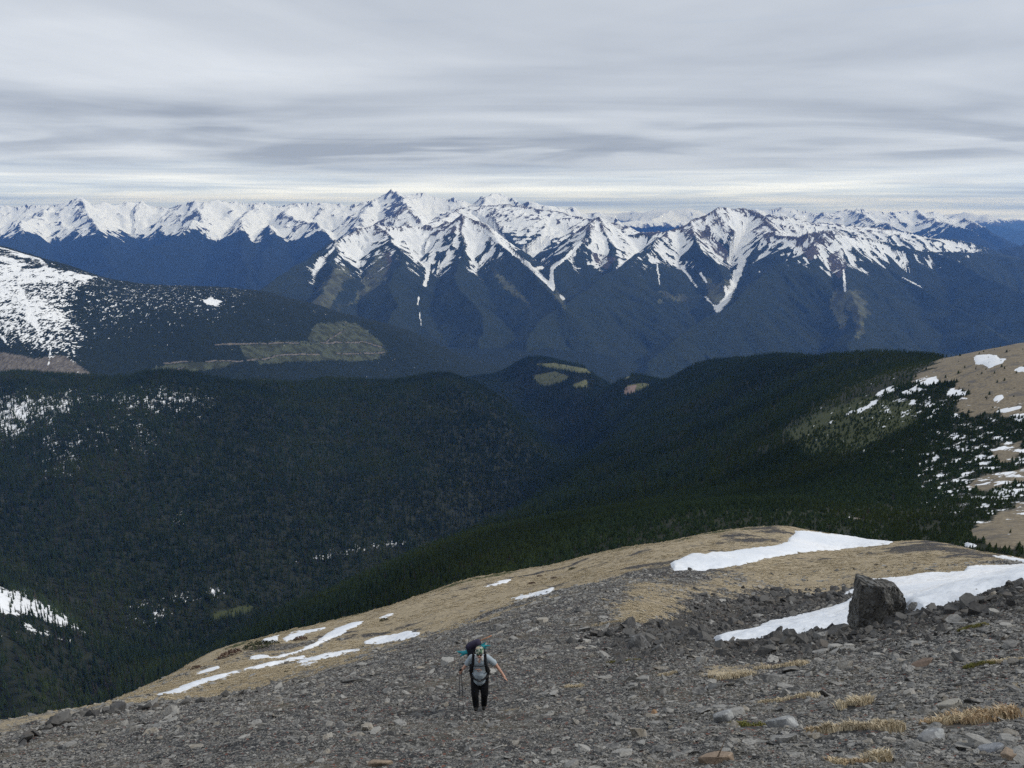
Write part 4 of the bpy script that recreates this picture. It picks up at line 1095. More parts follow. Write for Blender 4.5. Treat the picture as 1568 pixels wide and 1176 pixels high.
# broken dark rocks along the lip on the right, the rim at lower left and the dark bands between
def along(pts, t):
    P = np.array(pts, float); L = np.concatenate([[0], np.cumsum(np.linalg.norm(np.diff(P, axis=0), axis=1))])
    return np.interp(t * L[-1], L, P[:, 0]), np.interp(t * L[-1], L, P[:, 1])
rr = random.Random(5)
for pts, cnt, lo, hi, spread in (([(1098,988),(1180,986),(1240,978),(1290,974)], 34, 7, 24, 6), ([(1300,975),(1345,962),(1385,945),(1425,934),(1460,925),(1510,917),(1568,896)], 50, 7, 22, 9),
                                 ([(1340,945),(1380,935),(1420,945),(1450,950)], 16, 9, 26, 10),
                                 ([(30,1142),(70,1116),(92,1104),(130,1095),(190,1086)], 18, 10, 30, 4), ([(190,1086),(250,1080),(330,1070),(400,1055)], 14, 7, 18, 3),
                                 ([(860,985),(900,975),(960,962),(1000,985)], 12, 10, 24, 8), ([(1060,930),(1150,925),(1230,915),(1290,905)], 12, 8, 16, 14)):
    for k in range(cnt):
        qx, qy = along(pts, (k + rr.random()) / cnt)
        h = NG.hit(qx + rr.uniform(-6, 6), qy + rr.uniform(0, spread), 4.5, 62)
        d_ = math.dist((0, 0, 0), h); s_ = rr.uniform(lo, hi) * d_ / 1184
        nm_ = NG.normal(np.array([h[0]]), np.array([h[1]]))[0]
        dk = rr.randrange(4)
        o_ = add_stone(DARKS[dk], (h[0], h[1], h[2] + .12 * s_), (s_, s_ * rr.uniform(.7, 1), s_ * rr.uniform(.7, 1.3)), place_eul(nm_, rr.uniform(0, 6.28), rr.uniform(-.7, .7), rr.uniform(-.7, .7)))
        protoS.setdefault(8 + dk, o_)
E = np.array([tuple(eul_of(i)) for i in np.nonzero(rest)[0]])
scl = np.stack([size[rest] * g.uniform(.85, 1.2, rest.sum()), size[rest] * g.uniform(.8, 1.1, rest.sum()), size[rest] * g.uniform(.7, 1.3, rest.sum())], 1)
co = np.stack([sx_, sy_, szz + .02 * size], 1)[rest]
so = scatter("rubble", co, scl, E, kd[rest], protoS)
tag(so, kind='stuff')
print("stones", ns)

# rocks that stand out, each a thing of its own
def rough_block(name, pts, mat, cuts, amp, seed, layer=0.0):
    me = hull_mesh(name, pts, mat)
    bm = bmesh.new(); bm.from_mesh(me)
    bmesh.ops.triangulate(bm, faces=bm.faces[:])
    for _ in range(cuts): bmesh.ops.subdivide_edges(bm, edges=bm.edges[:], cuts=1, use_grid_fill=True)
    bm.normal_update()
    C_ = np.array([v.co[:] for v in bm.verts]); N_ = np.array([v.normal[:] for v in bm.verts])
    d_ = fbm(C_[:, 0] * 2.2 + C_[:, 2] * 1.3 + seed, C_[:, 1] * 2.2 - C_[:, 2] * 1.1, 4, seed) + .5 * np.abs(fbm(C_[:, 0] * 6 + seed, C_[:, 2] * 5 + C_[:, 1] * 5, 2, seed + 3))
    if layer: d_ = d_ + layer * np.round(2.5 * fbm(C_[:, 0] * 3.5 + C_[:, 1] * 1.5, C_[:, 2] * .8 + 2, 3, seed + 9)) / 2.5
    for v, a_, nn_ in zip(bm.verts, d_, N_): v.co = v.co + Vector(nn_) * float(a_) * amp
    bm.to_mesh(me); bm.free(); me.update()
    return me
h = NG.hit(1338, 956, 18, 32)
BIG = rough_block("boulder", [(-.84,-.25,-.5),(.2,-.70,-.6),(1.25,-.15,-.6),(1.0,1.0,-.4),(-.75,.95,-.4),(-.88,-.16,1.90),(-.15,-.46,1.93),(.40,-.20,1.88),(.70,.5,1.62),(-.7,.6,1.95),(1.10,.05,.85),(.80,-.2,1.40),(-.88,-.2,.9)], stone_mat("boulder_rock", (0.050, 0.049, 0.046), (0.095, 0.090, 0.080), (0.08, 0.072, 0.06), .22), 5, .06, 3, 1.5)
o_ = link(bpy.data.objects.new("boulder", BIG)); o_.location = (h[0] + .12, h[1], h[2]); o_.scale = (.90, .9, .84)
tag(o_, "tall dark block of layered rock standing on the stony lip between two snowfields", "boulder")
h = NG.hit(978, 994, 12, 40); d_ = math.dist((0, 0, 0), h)
o_ = link(bpy.data.objects.new("boulder", rough_block("boulder", [(-.5,-.2,-.3),(.1,-.4,-.3),(.6,-.1,-.3),(.5,.4,-.3),(-.4,.4,-.3),(-.38,-.05,.52),(.02,.0,.62),(.15,.3,.55),(.5,.05,.1)], stone_mat("grey_boulder_rock", (0.10, 0.10, 0.10), (0.16, 0.155, 0.15), (0.14, 0.13, 0.11), .4), 3, .05, 8)))
o_.location = h; o_.scale = (36 * d_ / 1184,) * 3
tag(o_, "rounded mid grey boulder in dark rubble, right of and above the hiker", "boulder")
for lab, px, py, w, sy, sz, mt, yaw_ in (
    ("white-spotted lichen-covered stone beside a flat grey stone at lower right", 1108, 1102, 30, .7, .6, PALE, .3),
    ("smooth dark grey stone leaning on the white-spotted one", 1128, 1094, 28, .8, .45, SLATE, .9),
    ("large lichen-mottled grey rock right of the bright green moss", 1200, 1114, 46, .8, .5, PALE, -.2),
    ("pinkish tan slab near the bottom edge, left of the mottled rocks", 1098, 1166, 50, .6, .32, TANROCK, .1),
    ("flat brown slab lying alone on dark scree at right", 1412, 1019, 32, .6, .3, BROWN, 0),
    ("long pale flat slab on the dark scree at right", 1455, 1082, 40, .5, .28, stone_mat("pale_slab", (.26, .25, .22), (.30, .29, .26), (.28, .26, .22)), .1),
    ("mottled white and grey rock under the long strip of dry grass", 1425, 1134, 42, .7, .45, PALE, .4),
    ("wide brownish slab cut by the bottom edge, left of the hiker", 582, 1172, 36, .7, .35, TANROCK, .3),
    ("long dark slab on the scree to the left of the hiker", 540, 1044, 34, .4, .2, DARKROCK, .1),
    ("small rust-orange stone on the scree right of the hiker", 1000, 1094, 15, .7, .6, stone_mat("rust_rock", (.26, .16, .09), (.30, .19, .11), (.28, .17, .1)), .5),
    ("angular pale blue-grey slab, pointed, near the lower right corner", 1515, 1148, 36, .6, .22, stone_mat("blue_slab", (.20, .21, .225), (.24, .25, .265), (.22, .23, .24)), -.6),
    ("tan stone with a pale top in the lower right corner", 1548, 1162, 28, .7, .6, TANROCK, .6)):
    h = NG.hit(px, py, 4.5, 40); d_ = math.dist((0, 0, 0), h); s_ = w * d_ / 1184
    nm_ = NG.normal(np.array([h[0]]), np.array([h[1]]))[0]
    me = stone_mesh("rock", mt, int(px), 1, sy, sz, 16)
    bm = bmesh.new(); bm.from_mesh(me); bmesh.ops.bevel(bm, geom=bm.edges[:], offset=.025, segments=1, affect='EDGES'); bm.to_mesh(me); bm.free()
    o_ = link(bpy.data.objects.new("rock", me)); o_.location = (h[0], h[1], h[2] + .15 * sz * s_); o_.scale = (s_,) * 3
    o_.rotation_euler = place_eul(nm_, yaw_, .1, -.1)
    tag(o_, lab, "rock")

# ------------------------------------------------------------------ low shrubs on the turf
def shrub_mesh(name, mat, seed):
    r = random.Random(seed); V = []; Fc = []
    for _ in range(260):
        a = r.uniform(0, 6.283); q = math.sqrt(r.random()); zz = (1 - q * q) ** .5 * r.uniform(.35, 1.05)
        c = Vector((math.cos(a) * q * .5, math.sin(a) * q * .5, zz * .42)); s_ = r.uniform(.03, .07)
        n_ = Vector((r.uniform(-1, 1), r.uniform(-1, 1), r.uniform(.1, 1))).normalized(); x = n_.orthogonal().normalized() * s_; y = n_.cross(x).normalized() * s_
        k = len(V); V += [c - x - y * .4, c + x - y * .4, c + y * 1.3]; Fc.append((k, k + 1, k + 2))
    return py_mesh(name, V, Fc, mat)
SHRUB_D = simple_mat("dark_shrub", (.045, .050, .028), .9, .5, 5); SHRUB_B = simple_mat("brown_shrub", (.095, .060, .045), .9, .4, 5)
for i, (lab, px, py, w, mt) in enumerate((
    ("largest dark low shrub at the lower left forest edge, beside snow scraps", 394, 992, 40, SHRUB_D), ("brown shrub strip below the largest dark shrub", 352, 1004, 34, SHRUB_B), ("reddish brown shrub between two snow streaks", 460, 980, 24, SHRUB_B),
    ("dark round shrub highest on the tan slope, near the forest", 876, 872, 13, SHRUB_D), ("brown shrub left of a pair on the upper tan slope", 826, 883, 11, SHRUB_B), ("brown shrub right of a pair on the upper tan slope", 848, 886, 13, SHRUB_B), ("flat brown shrub just below the pair on the upper tan slope", 814, 894, 13, SHRUB_B),
    ("small dark shrub below the longest snow ribbon", 340, 1048, 8, SHRUB_D), ("small dark shrub just under the curving snow streak", 437, 1029, 9, SHRUB_D), ("dark shrub on the brow beside the small snow dash", 588, 950, 14, SHRUB_D), ("low dark shrub at the end of the broken snow strip", 416, 986, 22, SHRUB_D), ("brown shrub on the brow above the shortest snow streak", 300, 1024, 18, SHRUB_B))):
    h = NG.hit(px, py, 30, 135); k = math.dist((0, 0, 0), h) / 1184
    nm_ = NG.normal(np.array([h[0]]), np.array([h[1]]))[0]
    o_ = link(bpy.data.objects.new("shrub", shrub_mesh("shrub", mt, 60 + i))); o_.location = h; o_.scale = (w * k, w * k * .8, w * k * .55)
    o_.rotation_euler = place_eul(nm_, i, 0, 0)
    tag(o_, lab, "shrub", "low shrubs on the dry turf")

# ------------------------------------------------------------------ grass tufts and moss
def grass_mat(name, a, b_):
    m, t, b, _ = new_mat(name)
    tc = t.new('ShaderNodeTexCoord')
    n = t.noise(tc.outputs['Object'], 4.5, 3, .6); n2 = t.noise(tc.outputs['Object'], 30.0, 2, .5)
    c = t.mix(t.ss(n, .4, .6), a, b_)
    c = t.mix(t.math('MULTIPLY', t.ss(n2, .4, .65), .6), c, tuple(min(1, k * 1.45) for k in a))
    rnd = t.new('ShaderNodeObjectInfo').outputs['Random']
    c = t.mix(t.math('MULTIPLY', rnd, .40), c, tuple(k * .62 for k in b_))
    t.l.new(c, b.inputs['Base Color'])
    return m
STRAW = grass_mat("dry_grass", (.60, .52, .375), (.47, .39, .265))
RUSTY = grass_mat("rusty_grass", (.56, .47, .32), (.38, .26, .15))
GREEN = grass_mat("green_moss", (.13, .14, .035), (.26, .22, .09))
def tuft_mesh(name, mat, w, d_, hgt_, nb, seed):
    r = random.Random(seed); V = []; Fc = []
    lobes = [(r.uniform(-1.05, 1.05), r.gauss(0, .42), r.uniform(.10, .42)) for _ in range(15)]
    for i in range(nb):
        lx, ly_, lr = r.choice(lobes)
        a = r.uniform(0, 6.283); q = math.sqrt(r.random()) * lr
        x, y = (lx + math.cos(a) * q) * w * .5 * .8, (ly_ + math.sin(a) * q) * d_ * .5 * .8
        hh = hgt_ * r.uniform(.35, 1.25) * (1 - .5 * q / lr) * (.6 + lr); le = r.uniform(.2, 1.3) * hh; a2 = r.uniform(0, 6.283)
        bw = r.uniform(.003, .006) * 1.6; pa = r.uniform(0, 6.283)
        dx, dy = math.cos(pa) * bw, math.sin(pa) * bw; ex, ey = math.cos(a2) * le, math.sin(a2) * le
        k = len(V)
        V += [(x - dx, y - dy, -.05), (x + dx, y + dy, -.05), (x + ex * .4 + dx, y + ey * .4 + dy, hh * .7), (x + ex * .4 - dx, y + ey * .4 - dy, hh * .7), (x + ex, y + ey, hh * .9)]
        Fc += [(k, k + 1, k + 2, k + 3), (k + 3, k + 2, k + 4)]
    return py_mesh(name, V, Fc, mat)
G3 = "tufts of dry grass and moss on the scree"
for i, (lab, px, py, w, dpx, hgt_, mt, nm, cat) in enumerate((
    ("round straw tuft standing highest on the scree at lower right", 1308, 1080, 56, 26, .17, STRAW, "grass_tuft", "grass tuft"),
    ("long mat of straw-coloured grass left of the rusty one", 1320, 1116, 140, 26, .11, STRAW, "grass_tuft", "grass tuft"),
    ("widest mat of dry grass, with rust-red and green in it, at lower right", 1470, 1106, 150, 34, .13, RUSTY, "grass_tuft", "grass tuft"),
    ("thin strip of yellowed grass above the mottled rocks", 1206, 1072, 92, 16, .09, STRAW, "grass_tuft", "grass tuft"),
    ("broad pale grass mat in the middle of the right-hand scree", 1118, 1036, 86, 26, .13, STRAW, "grass_tuft", "grass tuft"),
    ("straw mat adjoining the broad pale one on its right", 1192, 1021, 92, 18, .11, STRAW, "grass_tuft", "grass tuft"),
    ("bright yellow-green moss cushion between the mottled rocks", 1150, 1112, 58, 22, .06, GREEN, "moss_cushion", "moss"),
    ("olive moss cushion near the right edge, right of the brown slab", 1494, 1019, 44, 14, .06, GREEN, "moss_cushion", "moss"),
    ("strip of tan grass running from the olive cushion to the edge", 1540, 1013, 50, 9, .07, STRAW, "grass_tuft", "grass tuft"),
    ("green moss cushion right of the tall dark boulder", 1488, 962, 46, 11, .06, GREEN, "moss_cushion", "moss"),
    ("tiny straw tuft on the scree just right of the hiker", 880, 1052, 32, 11, .08, STRAW, "grass_tuft", "grass tuft"),
    ("small straw tuft between the grey boulder and the broad mat", 1022, 1034, 30, 12, .09, STRAW, "grass_tuft", "grass tuft"),
    ("low yellowish moss below the grey boulder", 960, 1012, 56, 8, .05, GREEN, "moss_cushion", "moss"),
    ("reddish dry tuft at the very bottom, lower right", 1300, 1170, 60, 16, .07, RUSTY, "grass_tuft", "grass tuft"),
    ("small straw tuft at the bottom edge beside the reddish one", 1350, 1166, 36, 20, .12, STRAW, "grass_tuft", "grass tuft"),
    ("rusty red ground plant right of the mottled grey rock", 1262, 1118, 56, 12, .06, RUSTY, "grass_tuft", "grass tuft"),
    ("pale grass scrap in the upper scree, beside dark rocks", 1000, 915, 60, 16, .14, STRAW, "grass_tuft", "grass tuft"),
    ("faded grass scrap left of the dark rubble band", 930, 955, 50, 12, .14, STRAW, "grass_tuft", "grass tuft"))):
    h = NG.hit(px, py, 4.5, 70); d2 = math.dist((0, 0, 0), h); k = d2 / 1184
    nm_ = NG.normal(np.array([h[0]]), np.array([h[1]]))[0]
    me = tuft_mesh(nm, mt, w * k, dpx * k * 1.9, hgt_ * 1.25, int(420 + w * 10), 900 + i)
    o_ = link(bpy.data.objects.new(nm, me)); o_.location = h
    o_.rotation_euler = place_eul(nm_, 0, 0, 0)
    tag(o_, lab, cat, G3)

# short dead turf over the whole tan slope
base_tuft = next(o for o in bpy.data.objects if o.get("label", "").startswith("small straw tuft between the grey"))
tw0 = 30 * math.dist((0, 0, 0), base_tuft.location) / 1184
n = 60000
ly = g.uniform(math.log(34), math.log(150), n); ty_ = np.exp(ly); tx_ = g.uniform(-.75, .95, n) * ty_
tv = NG.sample(scree_v, tx_, ty_); tz_ = NG.z(tx_, ty_)
qx, qy = project(tx_, ty_, tz_)
patch = sstep(fbm(tx_ / 5.0, ty_ / 5.0, 4, 611) + .45 * fbm((tx_ + ty_ * .45) / 30.0, (ty_ - tx_ * .45) / 3.5, 3, 612), -.40, .22)
kp = (g.random(n) < np.clip(1.1 - 1.6 * tv, 0, 1) * (.10 + .90 * patch)) & (qx > -40) & (qx < 1610)
tx_, ty_, tz_ = tx_[kp], ty_[kp], tz_[kp]
nm_ = NG.normal(tx_, ty_); m_ = len(tx_)
sc_ = g.uniform(.22, .62, m_) / tw0 * np.where(ty_ > 80, 1.35, 1.0)
E = np.stack([np.arctan2(-nm_[:, 1], nm_[:, 2]), np.arctan2(nm_[:, 0], nm_[:, 2]), g.uniform(-.6, .6, m_)], 1)
tu = scatter("dry_turf", np.stack([tx_, ty_, tz_], 1), np.stack([sc_ * g.uniform(.9, 1.8, m_), sc_, sc_ * g.uniform(.35, .75, m_)], 1), E, np.zeros(m_, int), {0: base_tuft})
tag(tu, kind='stuff')
# ------------------------------------------------------------------ the hiker
def capsules(name, caps, mat, voxel=.012, smooth=2, parent=None, keep_sharp=False):
    """one continuous skin round tapering limbs (x,y,z,r -> x,y,z,r)"""
    V = []; Fc = []
    for a, b_ in caps:
        pa, ra = Vector(a[:3]), a[3]; pb, rb = Vector(b_[:3]), b_[3]
        ax = pb - pa
        if ax.length < 1e-6: ax = Vector((0, 0, 1e-5))
        z = ax.normalized(); x = z.orthogonal().normalized(); y = z.cross(x)
        prof = [(pa, ra, t) for t in (-80, -45, -10)] + [(pb, rb, t) for t in (10, 45, 80)]
        base = len(V); n_ = 14
        for c, r_, t in prof:
            t = math.radians(t)
            for j in range(n_):
                an = j * 2 * math.pi / n_
                V.append(c + z * (r_ * math.sin(t)) + (x * math.cos(an) + y * math.sin(an)) * (r_ * math.cos(t)))
        for i in range(5):
            for j in range(n_): Fc.append((base + i * n_ + j, base + i * n_ + (j + 1) % n_, base + (i + 1) * n_ + (j + 1) % n_, base + (i + 1) * n_ + j))
        Fc.append(tuple(base + j for j in reversed(range(n_)))); Fc.append(tuple(base + 5 * n_ + j for j in range(n_)))
    me = py_mesh(name, V, Fc)
    tmp = bpy.data.objects.new(name, me); COL.objects.link(tmp)
    md = tmp.modifiers.new("r", 'REMESH'); md.mode = 'VOXEL'; md.voxel_size = voxel
    if smooth:
        sm = tmp.modifiers.new("s", 'SMOOTH'); sm.iterations = smooth; sm.factor = .5
    dg = bpy.context.evaluated_depsgraph_get()
    out = bpy.data.meshes.new_from_object(tmp.evaluated_get(dg))
    bpy.data.objects.remove(tmp); bpy.data.meshes.remove(me)
    out.name = name
    out.materials.clear(); out.materials.append(mat)
    out.polygons.foreach_set('use_smooth', [True] * len(out.polygons))
    o_ = bpy.data.objects.new(name, out)
    return link(o_, parent)
def tubes(name, paths, mat, parent=None, n_=8):
    """thin tubes or ribbons along paths of (x,y,z,r)"""
    V = []; Fc = []
    for path in paths:
        base = len(V)
        for i, p in enumerate(path):
            a = Vector(path[max(0, i - 1)][:3]); b_ = Vector(path[min(len(path) - 1, i + 1)][:3]); z = (b_ - a).normalized()
            x = z.cross(Vector((0, 1, .01))).normalized(); y = z.cross(x)
            rx, ry = (p[3], p[3]) if len(p) == 4 else (p[3], p[4])
            for j in range(n_):
                an = j * 2 * math.pi / n_
                V.append(Vector(p[:3]) + x * math.cos(an) * rx + y * math.sin(an) * ry)
        m_ = len(path)
        for i in range(m_ - 1):
            for j in range(n_): Fc.append((base + i * n_ + j, base + i * n_ + (j + 1) % n_, base + (i + 1) * n_ + (j + 1) % n_, base + (i + 1) * n_ + j))
        Fc.append(tuple(base + j for j in reversed(range(n_)))); Fc.append(tuple(base + (m_ - 1) * n_ + j for j in range(n_)))
    me = py_mesh(name, V, Fc, mat, True)
    return link(bpy.data.objects.new(name, me), parent)

skin = simple_mat("skin", (.50, .29, .21), .55, .08, 30, .35)
shirt_m = simple_mat("grey_blue_shirt", (.36, .42, .46), .9, .14, 9)
pants_m = simple_mat("black_trousers", (.010, .010, .012), .85, .3, 8)
boot_m = simple_mat("black_boots", (.016, .015, .014), .7, .3, 10)
black_m = simple_mat("black_webbing", (.012, .012, .014), .7, .2, 20)
pack_m = simple_mat("dark_pack_fabric", (.020, .021, .028), .75, .3, 8)
lid_m = simple_mat("purple_pack_fabric", (.030, .026, .050), .75, .3, 8)
teal_m = simple_mat("teal_fabric", (.03, .26, .30), .7, .3, 10)
orange_m = simple_mat("orange_pole", (.50, .22, .10), .6, .15, 10)
metal_m = simple_mat("dark_metal", (.06, .06, .065), .4, .2, 20, .5)
print_m = simple_mat("orange_print", (.50, .27, .18), .8, .2, 30)
hair_m = simple_mat("dark_hair", (.03, .022, .016), .8, .2, 30)
def hat_mat():
    m, t, b, _ = new_mat("patterned_cloth")
    tc = t.new('ShaderNodeTexCoord')
    v = t.new('ShaderNodeTexVoronoi', feature='F1'); t.l.new(tc.outputs['Object'], v.inputs['Vector']); v.inputs['Scale'].default_value = 26
    sp = t.new('ShaderNodeSeparateColor'); t.l.new(v.outputs['Color'], sp.inputs[0])
    rp = t.new('ShaderNodeValToRGB'); rp.color_ramp.interpolation = 'CONSTANT'; t.l.new(sp.outputs[0], rp.inputs[0])
    e = rp.color_ramp.elements; e[0].color = (.36, .38, .33, 1); e[1].position = .36; e[1].color = (.10, .19, .12, 1)
    k = e.new(.66); k.color = (.025, .03, .035, 1); k = e.new(.82); k.color = (.45, .36, .26, 1)
    t.l.new(rp.outputs[0], b.inputs['Base Color'])
    return m
foot = NG.hit(735, 1089, 8, 24)
H0 = 1.0
person = empty("person", (foot[0], foot[1], foot[2] - .01)); person.scale = (H0,) * 3
tag(person, "hiker in light grey T-shirt and black trousers climbing the scree, looking down, one arm out", "person")
# ground under each foot, in the figure's own measure
def gz(x, y): return (float(NG.z(foot[0] + x * H0, foot[1] + y * H0)) - foot[2] + .01) / H0
fa, fb = (-.085, -.10), (.085, .14)
za, zb = gz(*fa) + .02, gz(*fb) + .02
hip = .90
# bare body: head, neck, arms with hands, legs
hl = (-.405, -.10, 1.11); hr = (.56, -.08, .93)
bodycaps = [((0, .04, hip, .13), (0, -.02, 1.15, .12)), ((0, -.02, 1.15, .12), (0, -.05, 1.36, .13)), ((0, -.06, 1.42, .06), (0, -.11, 1.52, .055)),
  ((0.01, -.135, 1.60, .082), (0.01, -.165, 1.565, .070)), ((.01, -.20, 1.545, .045), (.01, -.205, 1.53, .04)), ((.01, -.235, 1.575, .014), (.01, -.248, 1.555, .017)),
  ((-.065, -.13, 1.575, .018), (-.07, -.12, 1.56, .016)), ((.085, -.13, 1.575, .018), (.09, -.12, 1.56, .016)),
  ((-.17, -.04, 1.40, .06), (-.30, .04, 1.16, .047)), ((-.30, .04, 1.16, .043), (hl[0] + .02, hl[1] + .03, hl[2] + .01, .030)), ((hl[0] + .02, hl[1] + .03, hl[2] + .01, .032), (hl[0] - .02, hl[1] - .03, hl[2] - .015, .036)),
  ((.17, -.04, 1.40, .06), (.37, .0, 1.19, .047)), ((.37, .0, 1.19, .043), (.52, -.05, .985, .028)), ((.52, -.05, .985, .030), (.555, -.07, .935, .034)),
  ((-.09, .02, .88, .09), (-.10, -.10, .48, .06)), ((-.10, -.10, .48, .058), (fa[0], fa[1] + .03, za + .07, .04)),
  ((.09, .02, .88, .09), (.105, -.06, .50, .06)), ((.105, -.06, .50, .058), (fb[0], fb[1] + .03, zb + .08, .04))]
body = capsules("body", bodycaps, skin, .011, 2, person)
# fingers: four and a thumb on each hand, rooted in the palm
fing = []
for k, L in enumerate((.066, .075, .070, .055)):          # open hand at right, slightly curled
    o0 = Vector((.56, -.075, .925)) + Vector((-.012, .022, .012)) * (k - 1.5) * .9
    d1 = Vector((.62, -.28, -.55)).normalized(); d2 = Vector((.72, -.45, -.35)).normalized()
    p1 = o0 + d1 * L * .6; p2 = p1 + d2 * L * .5
    fing.append([(*o0, .0095), (*p1, .0085), (*p2, .006)])
o0 = Vector((.545, -.095, .945)); fing.append([(*o0, .011), (*(o0 + Vector((.02, -.04, -.01))), .010), (*(o0 + Vector((.045, -.06, -.025))), .007)])
for k, L in enumerate((.062, .068, .064, .052)):          # the other hand closed round the pole grips
    o0 = Vector((hl[0] - .028, hl[1] - .035, hl[2] + .022 - k * .018))
    fing.append([(*o0, .0095), (*(o0 + Vector((-.012, -.030, 0))), .009), (*(o0 + Vector((.022, -.036, 0))), .008), (*(o0 + Vector((.036, -.012, 0))), .007)])
o0 = Vector((hl[0] + .02, hl[1] - .01, hl[2] + .015)); fing.append([(*o0, .011), (*(o0 + Vector((.012, -.035, .012))), .010), (*(o0 + Vector((-.012, -.055, .008))), .008)])
ft = tubes("finger", fing, skin)
bm = bmesh.new(); bm.from_mesh(body.data); bm.from_mesh(ft.data); bm.to_mesh(body.data); bm.free()
bpy.data.objects.remove(ft)
body.data.polygons.foreach_set('use_smooth', [True] * len(body.data.polygons))
capsules("shirt", [((-.03, .03, .90, .155), (-.02, -.02, 1.12, .150)), ((.03, .03, .90, .155), (.02, -.02, 1.12, .150)), ((-.04, -.02, 1.12, .145), (-.05, -.05, 1.34, .135)), ((.04, -.02, 1.12, .145), (.05, -.05, 1.34, .135)),
   ((0, -.03, .86, .15), (0, -.06, 1.05, .155)), ((-.12, -.045, 1.395, .082), (.12, -.045, 1.395, .082)), ((-.17, -.04, 1.395, .078), (-.275, .025, 1.215, .070)), ((.17, -.04, 1.395, .078), (.325, .0, 1.235, .070))], shirt_m, .013, 3, person)
capsules("trousers", [((-.06, .04, .90, .135), (.06, .04, .90, .135)), ((-.095, .02, .86, .118), (-.105, -.10, .50, .088)), ((-.105, -.10, .50, .086), (fa[0], fa[1] + .03, za + .10, .070)),
   ((.095, .02, .86, .118), (.108, -.06, .52, .088)), ((.108, -.06, .52, .086), (fb[0], fb[1] + .03, zb + .11, .070))], pants_m, .013, 2, person)
for (x, y), z in ((fa, za), (fb, zb)):
    tl = gz(x, y - .14) + .03
    capsules("boot", [((x, y + .05, z + .045, .045), (x, y - .14, tl + .03, .042)), ((x, y + .04, z + .05, .048), (x, y + .03, z + .13, .050))], boot_m, .011, 1, person)
# head cloth with a short peak over the brow, scarf ends at the neck
hat = capsules("head_cloth", [((.01, -.125, 1.635, .098), (.01, -.150, 1.612, .096)), ((-.05, -.215, 1.628, .018), (.07, -.215, 1.628, .018)), ((.01, -.225, 1.62, .03), (.01, -.25, 1.605, .016))], hat_mat(), .010, 2, person)
capsules("neck_scarf", [((-.06, -.12, 1.455, .035), (.06, -.12, 1.455, .035)), ((.05, -.14, 1.44, .03), (.075, -.155, 1.39, .018)), ((-.02, -.15, 1.45, .028), (-.03, -.18, 1.40, .016))], simple_mat("pale_scarf", (.45, .43, .41), .9, .3, 25), .010, 2, person)
capsules("sunglasses", [((-.04, -.222, 1.580, .020), (-.02, -.228, 1.580, .020)), ((.04, -.228, 1.580, .020), (.06, -.222, 1.580, .020)), ((-.02, -.232, 1.583, .006), (.04, -.232, 1.583, .006))], black_m, .006, 0, person)
capsules("mouth", [((-.015, -.243, 1.523, .007), (.035, -.243, 1.523, .007))], simple_mat("lips", (.36, .15, .12), .5, .1, 30), .004, 0, person)
tubes("shirt_print", [[(-.09, -.200, 1.205, .008, .012), (-.03, -.212, 1.215, .008, .012), (.03, -.212, 1.215, .008, .012), (.05, -.211, 1.18, .008, .012)], [(-.05, -.211, 1.175, .005, .008), (.03, -.213, 1.17, .005, .008)]], print_m, person)

# the pack, with what is strapped to it; it is worn, so it is a thing of its own
pack = empty("backpack", person.location); pack.scale = person.scale
tag(pack, "large dark backpack with a purple lid and teal bundle strapped on, worn by the hiker", "backpack")
capsules("pack_body", [((-.13, .24, .98, .115), (-.20, .24, 1.44, .110)), ((.08, .24, .98, .115), (.00, .24, 1.46, .110)), ((-.02, .33, 1.0, .12), (-.11, .31, 1.42, .12))], pack_m, .016, 3, pack)
capsules("lid", [((-.25, .22, 1.50, .080), (-.04, .22, 1.59, .080)), ((-.23, .31, 1.49, .075), (-.05, .31, 1.57, .075))], lid_m, .014, 3, pack)
JX, JZ = -.06, -.09
def sh(x, y, z, r): return (x + JX, y, z + JZ, r)
capsules("strapped_jacket", [(sh(-.30, .24, 1.43, .045), sh(-.20, .22, 1.48, .05)), (sh(-.30, .24, 1.43, .035), sh(-.42, .24, 1.44, .016)), (sh(-.29, .24, 1.41, .032), sh(-.38, .22, 1.36, .014)), (sh(-.30, .25, 1.44, .03), sh(-.48, .26, 1.46, .008)),
   (sh(.05, .22, 1.60, .045), sh(.12, .20, 1.63, .045)), (sh(.11, .2, 1.64, .032), sh(.20, .2, 1.72, .012)), (sh(.11, .2, 1.63, .032), sh(.30, .2, 1.64, .010)), (sh(.11, .2, 1.61, .03), sh(.22, .19, 1.57, .012))], teal_m, .010, 2, pack)
tubes("strapped_pole", [[(-.05, .27, 1.60, .011), (.10, .26, 1.68, .011), (.27, .25, 1.77, .009)]], orange_m, pack)
for s in (-1, 1):
    tubes("shoulder_strap", [[(s * .12, .14, 1.42, .032, .014), (s * .125, .05, 1.475, .034, .014), (s * .13, -.06, 1.478, .034, .014), (s * .135, -.15, 1.41, .034, .014), (s * .15, -.19, 1.28, .032, .013), (s * .165, -.15, 1.12, .026, .012), (s * .175, -.02, 1.02, .018, .010), (s * .17, .14, .99, .018, .010)]], black_m, pack, 10)
tubes("chest_strap", [[(-.15, -.20, 1.30, .010, .007), (-.05, -.215, 1.295, .010, .007), (.05, -.215, 1.295, .010, .007), (.15, -.20, 1.30, .010, .007)]], black_m, pack)
hb = tubes("hip_belt", [[(-.17, .18, 1.0, .05, .02), (-.20, .05, .99, .055, .024), (-.185, -.10, .975, .040, .02), (-.10, -.20, .955, .018, .010), (0, -.228, .945, .016, .010), (.10, -.20, .955, .018, .010), (.185, -.10, .975, .040, .02), (.20, .05, .99, .055, .024), (.17, .18, 1.0, .05, .02)]], black_m, pack, 10)
tubes("buckle", [[(-.035, -.243, .945, .024, .010), (.035, -.243, .945, .024, .010)]], metal_m, hb)
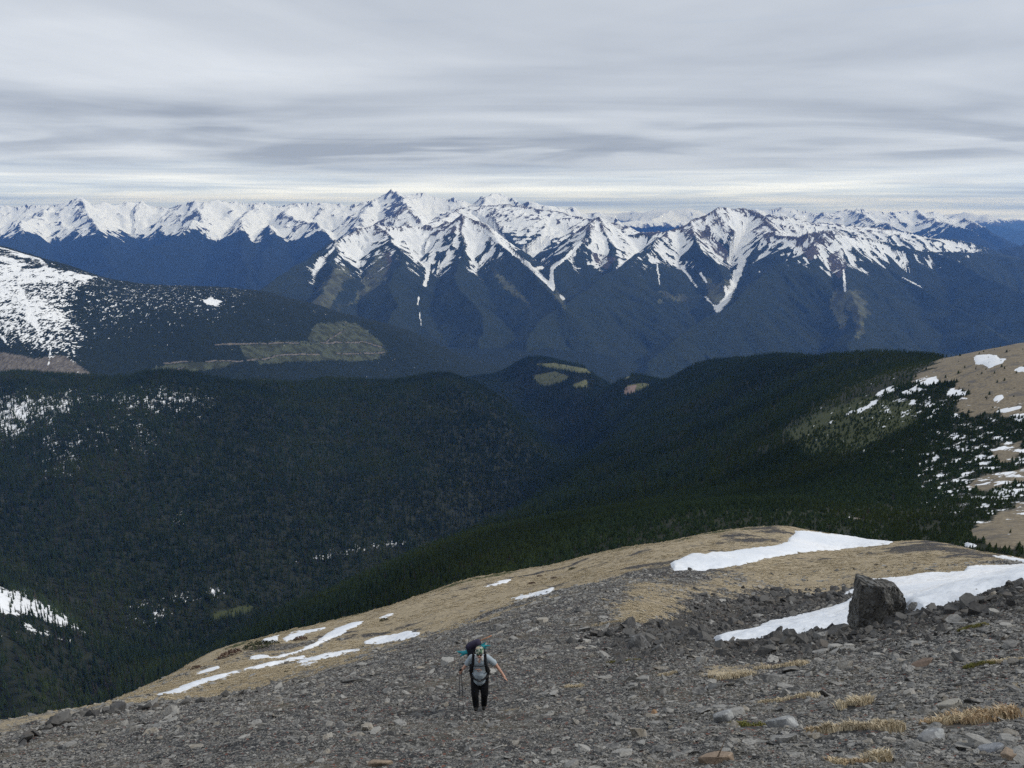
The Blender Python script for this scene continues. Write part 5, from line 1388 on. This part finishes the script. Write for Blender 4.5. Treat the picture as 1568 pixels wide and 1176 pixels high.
# two poles carried in one hand, their tips on the stones
for k, (dx, dy) in enumerate(((-.012, .0), (.014, .02))):
    p = empty("trekking_pole", person.location); p.scale = person.scale
    tx_, ty_ = hl[0] - .03 + dx * 4, hl[1] + .05 + dy * 3
    tag(p, ("thin dark trekking pole held in the hiker's right hand, the outer one", "thin dark trekking pole held in the hiker's right hand, the one nearer the leg")[k], "trekking pole", "trekking poles in the hiker's hand")
    top = Vector((hl[0] - .012 + dx, hl[1] - .045 + dy * .5, hl[2] + .07)); tip = Vector((tx_, ty_, gz(tx_, ty_)))
    q = lambda f: tuple(top.lerp(tip, f))
    tubes("grip", [[(*q(0), .013), (*q(.02), .017), (*q(.12), .014)]], black_m, p)
    tubes("shaft", [[(*q(.12), .0085), (*q(.55), .0075), (*q(.96), .006)]], metal_m, p)
    tubes("tip", [[(*q(.93), .022), (*q(.935), .022), (*q(.94), .006), (*q(1.0), .004)]], metal_m, p)
# ------------------------------------------------------------------ the air
def build_haze():
    bm = bmesh.new()
    bmesh.ops.create_cube(bm, size=1.0)
    me = bpy.data.meshes.new("haze"); bm.to_mesh(me); bm.free()
    o = link(bpy.data.objects.new("haze", me))
    x0, x1, y0, y1, z0, z1 = -42000, 42000, -4000, 48500, -1800, 520
    o.scale = (x1 - x0, y1 - y0, z1 - z0); o.location = ((x0 + x1) / 2, (y0 + y1) / 2, (z0 + z1) / 2)
    m = bpy.data.materials.new("haze_air"); m.use_nodes = True
    t = NT(m.node_tree); t.n.clear()
    out = t.new('ShaderNodeOutputMaterial'); v = t.new('ShaderNodeVolumePrincipled')
    v.inputs['Color'].default_value = (0.13, 0.33, 0.95, 1)
    v.inputs['Absorption Color'].default_value = (.40, .40, .40, 1)
    v.inputs['Density'].default_value = HAZE
    v.inputs['Density Attribute'].default_value = ""
    v.inputs['Anisotropy'].default_value = 0.0
    t.l.new(v.outputs[0], out.inputs['Volume'])
    try: m.cycles.homogeneous_volume = True
    except Exception: pass
    me.materials.append(m)
    tag(o, kind='stuff')
HAZE = 2.6e-5
build_haze()
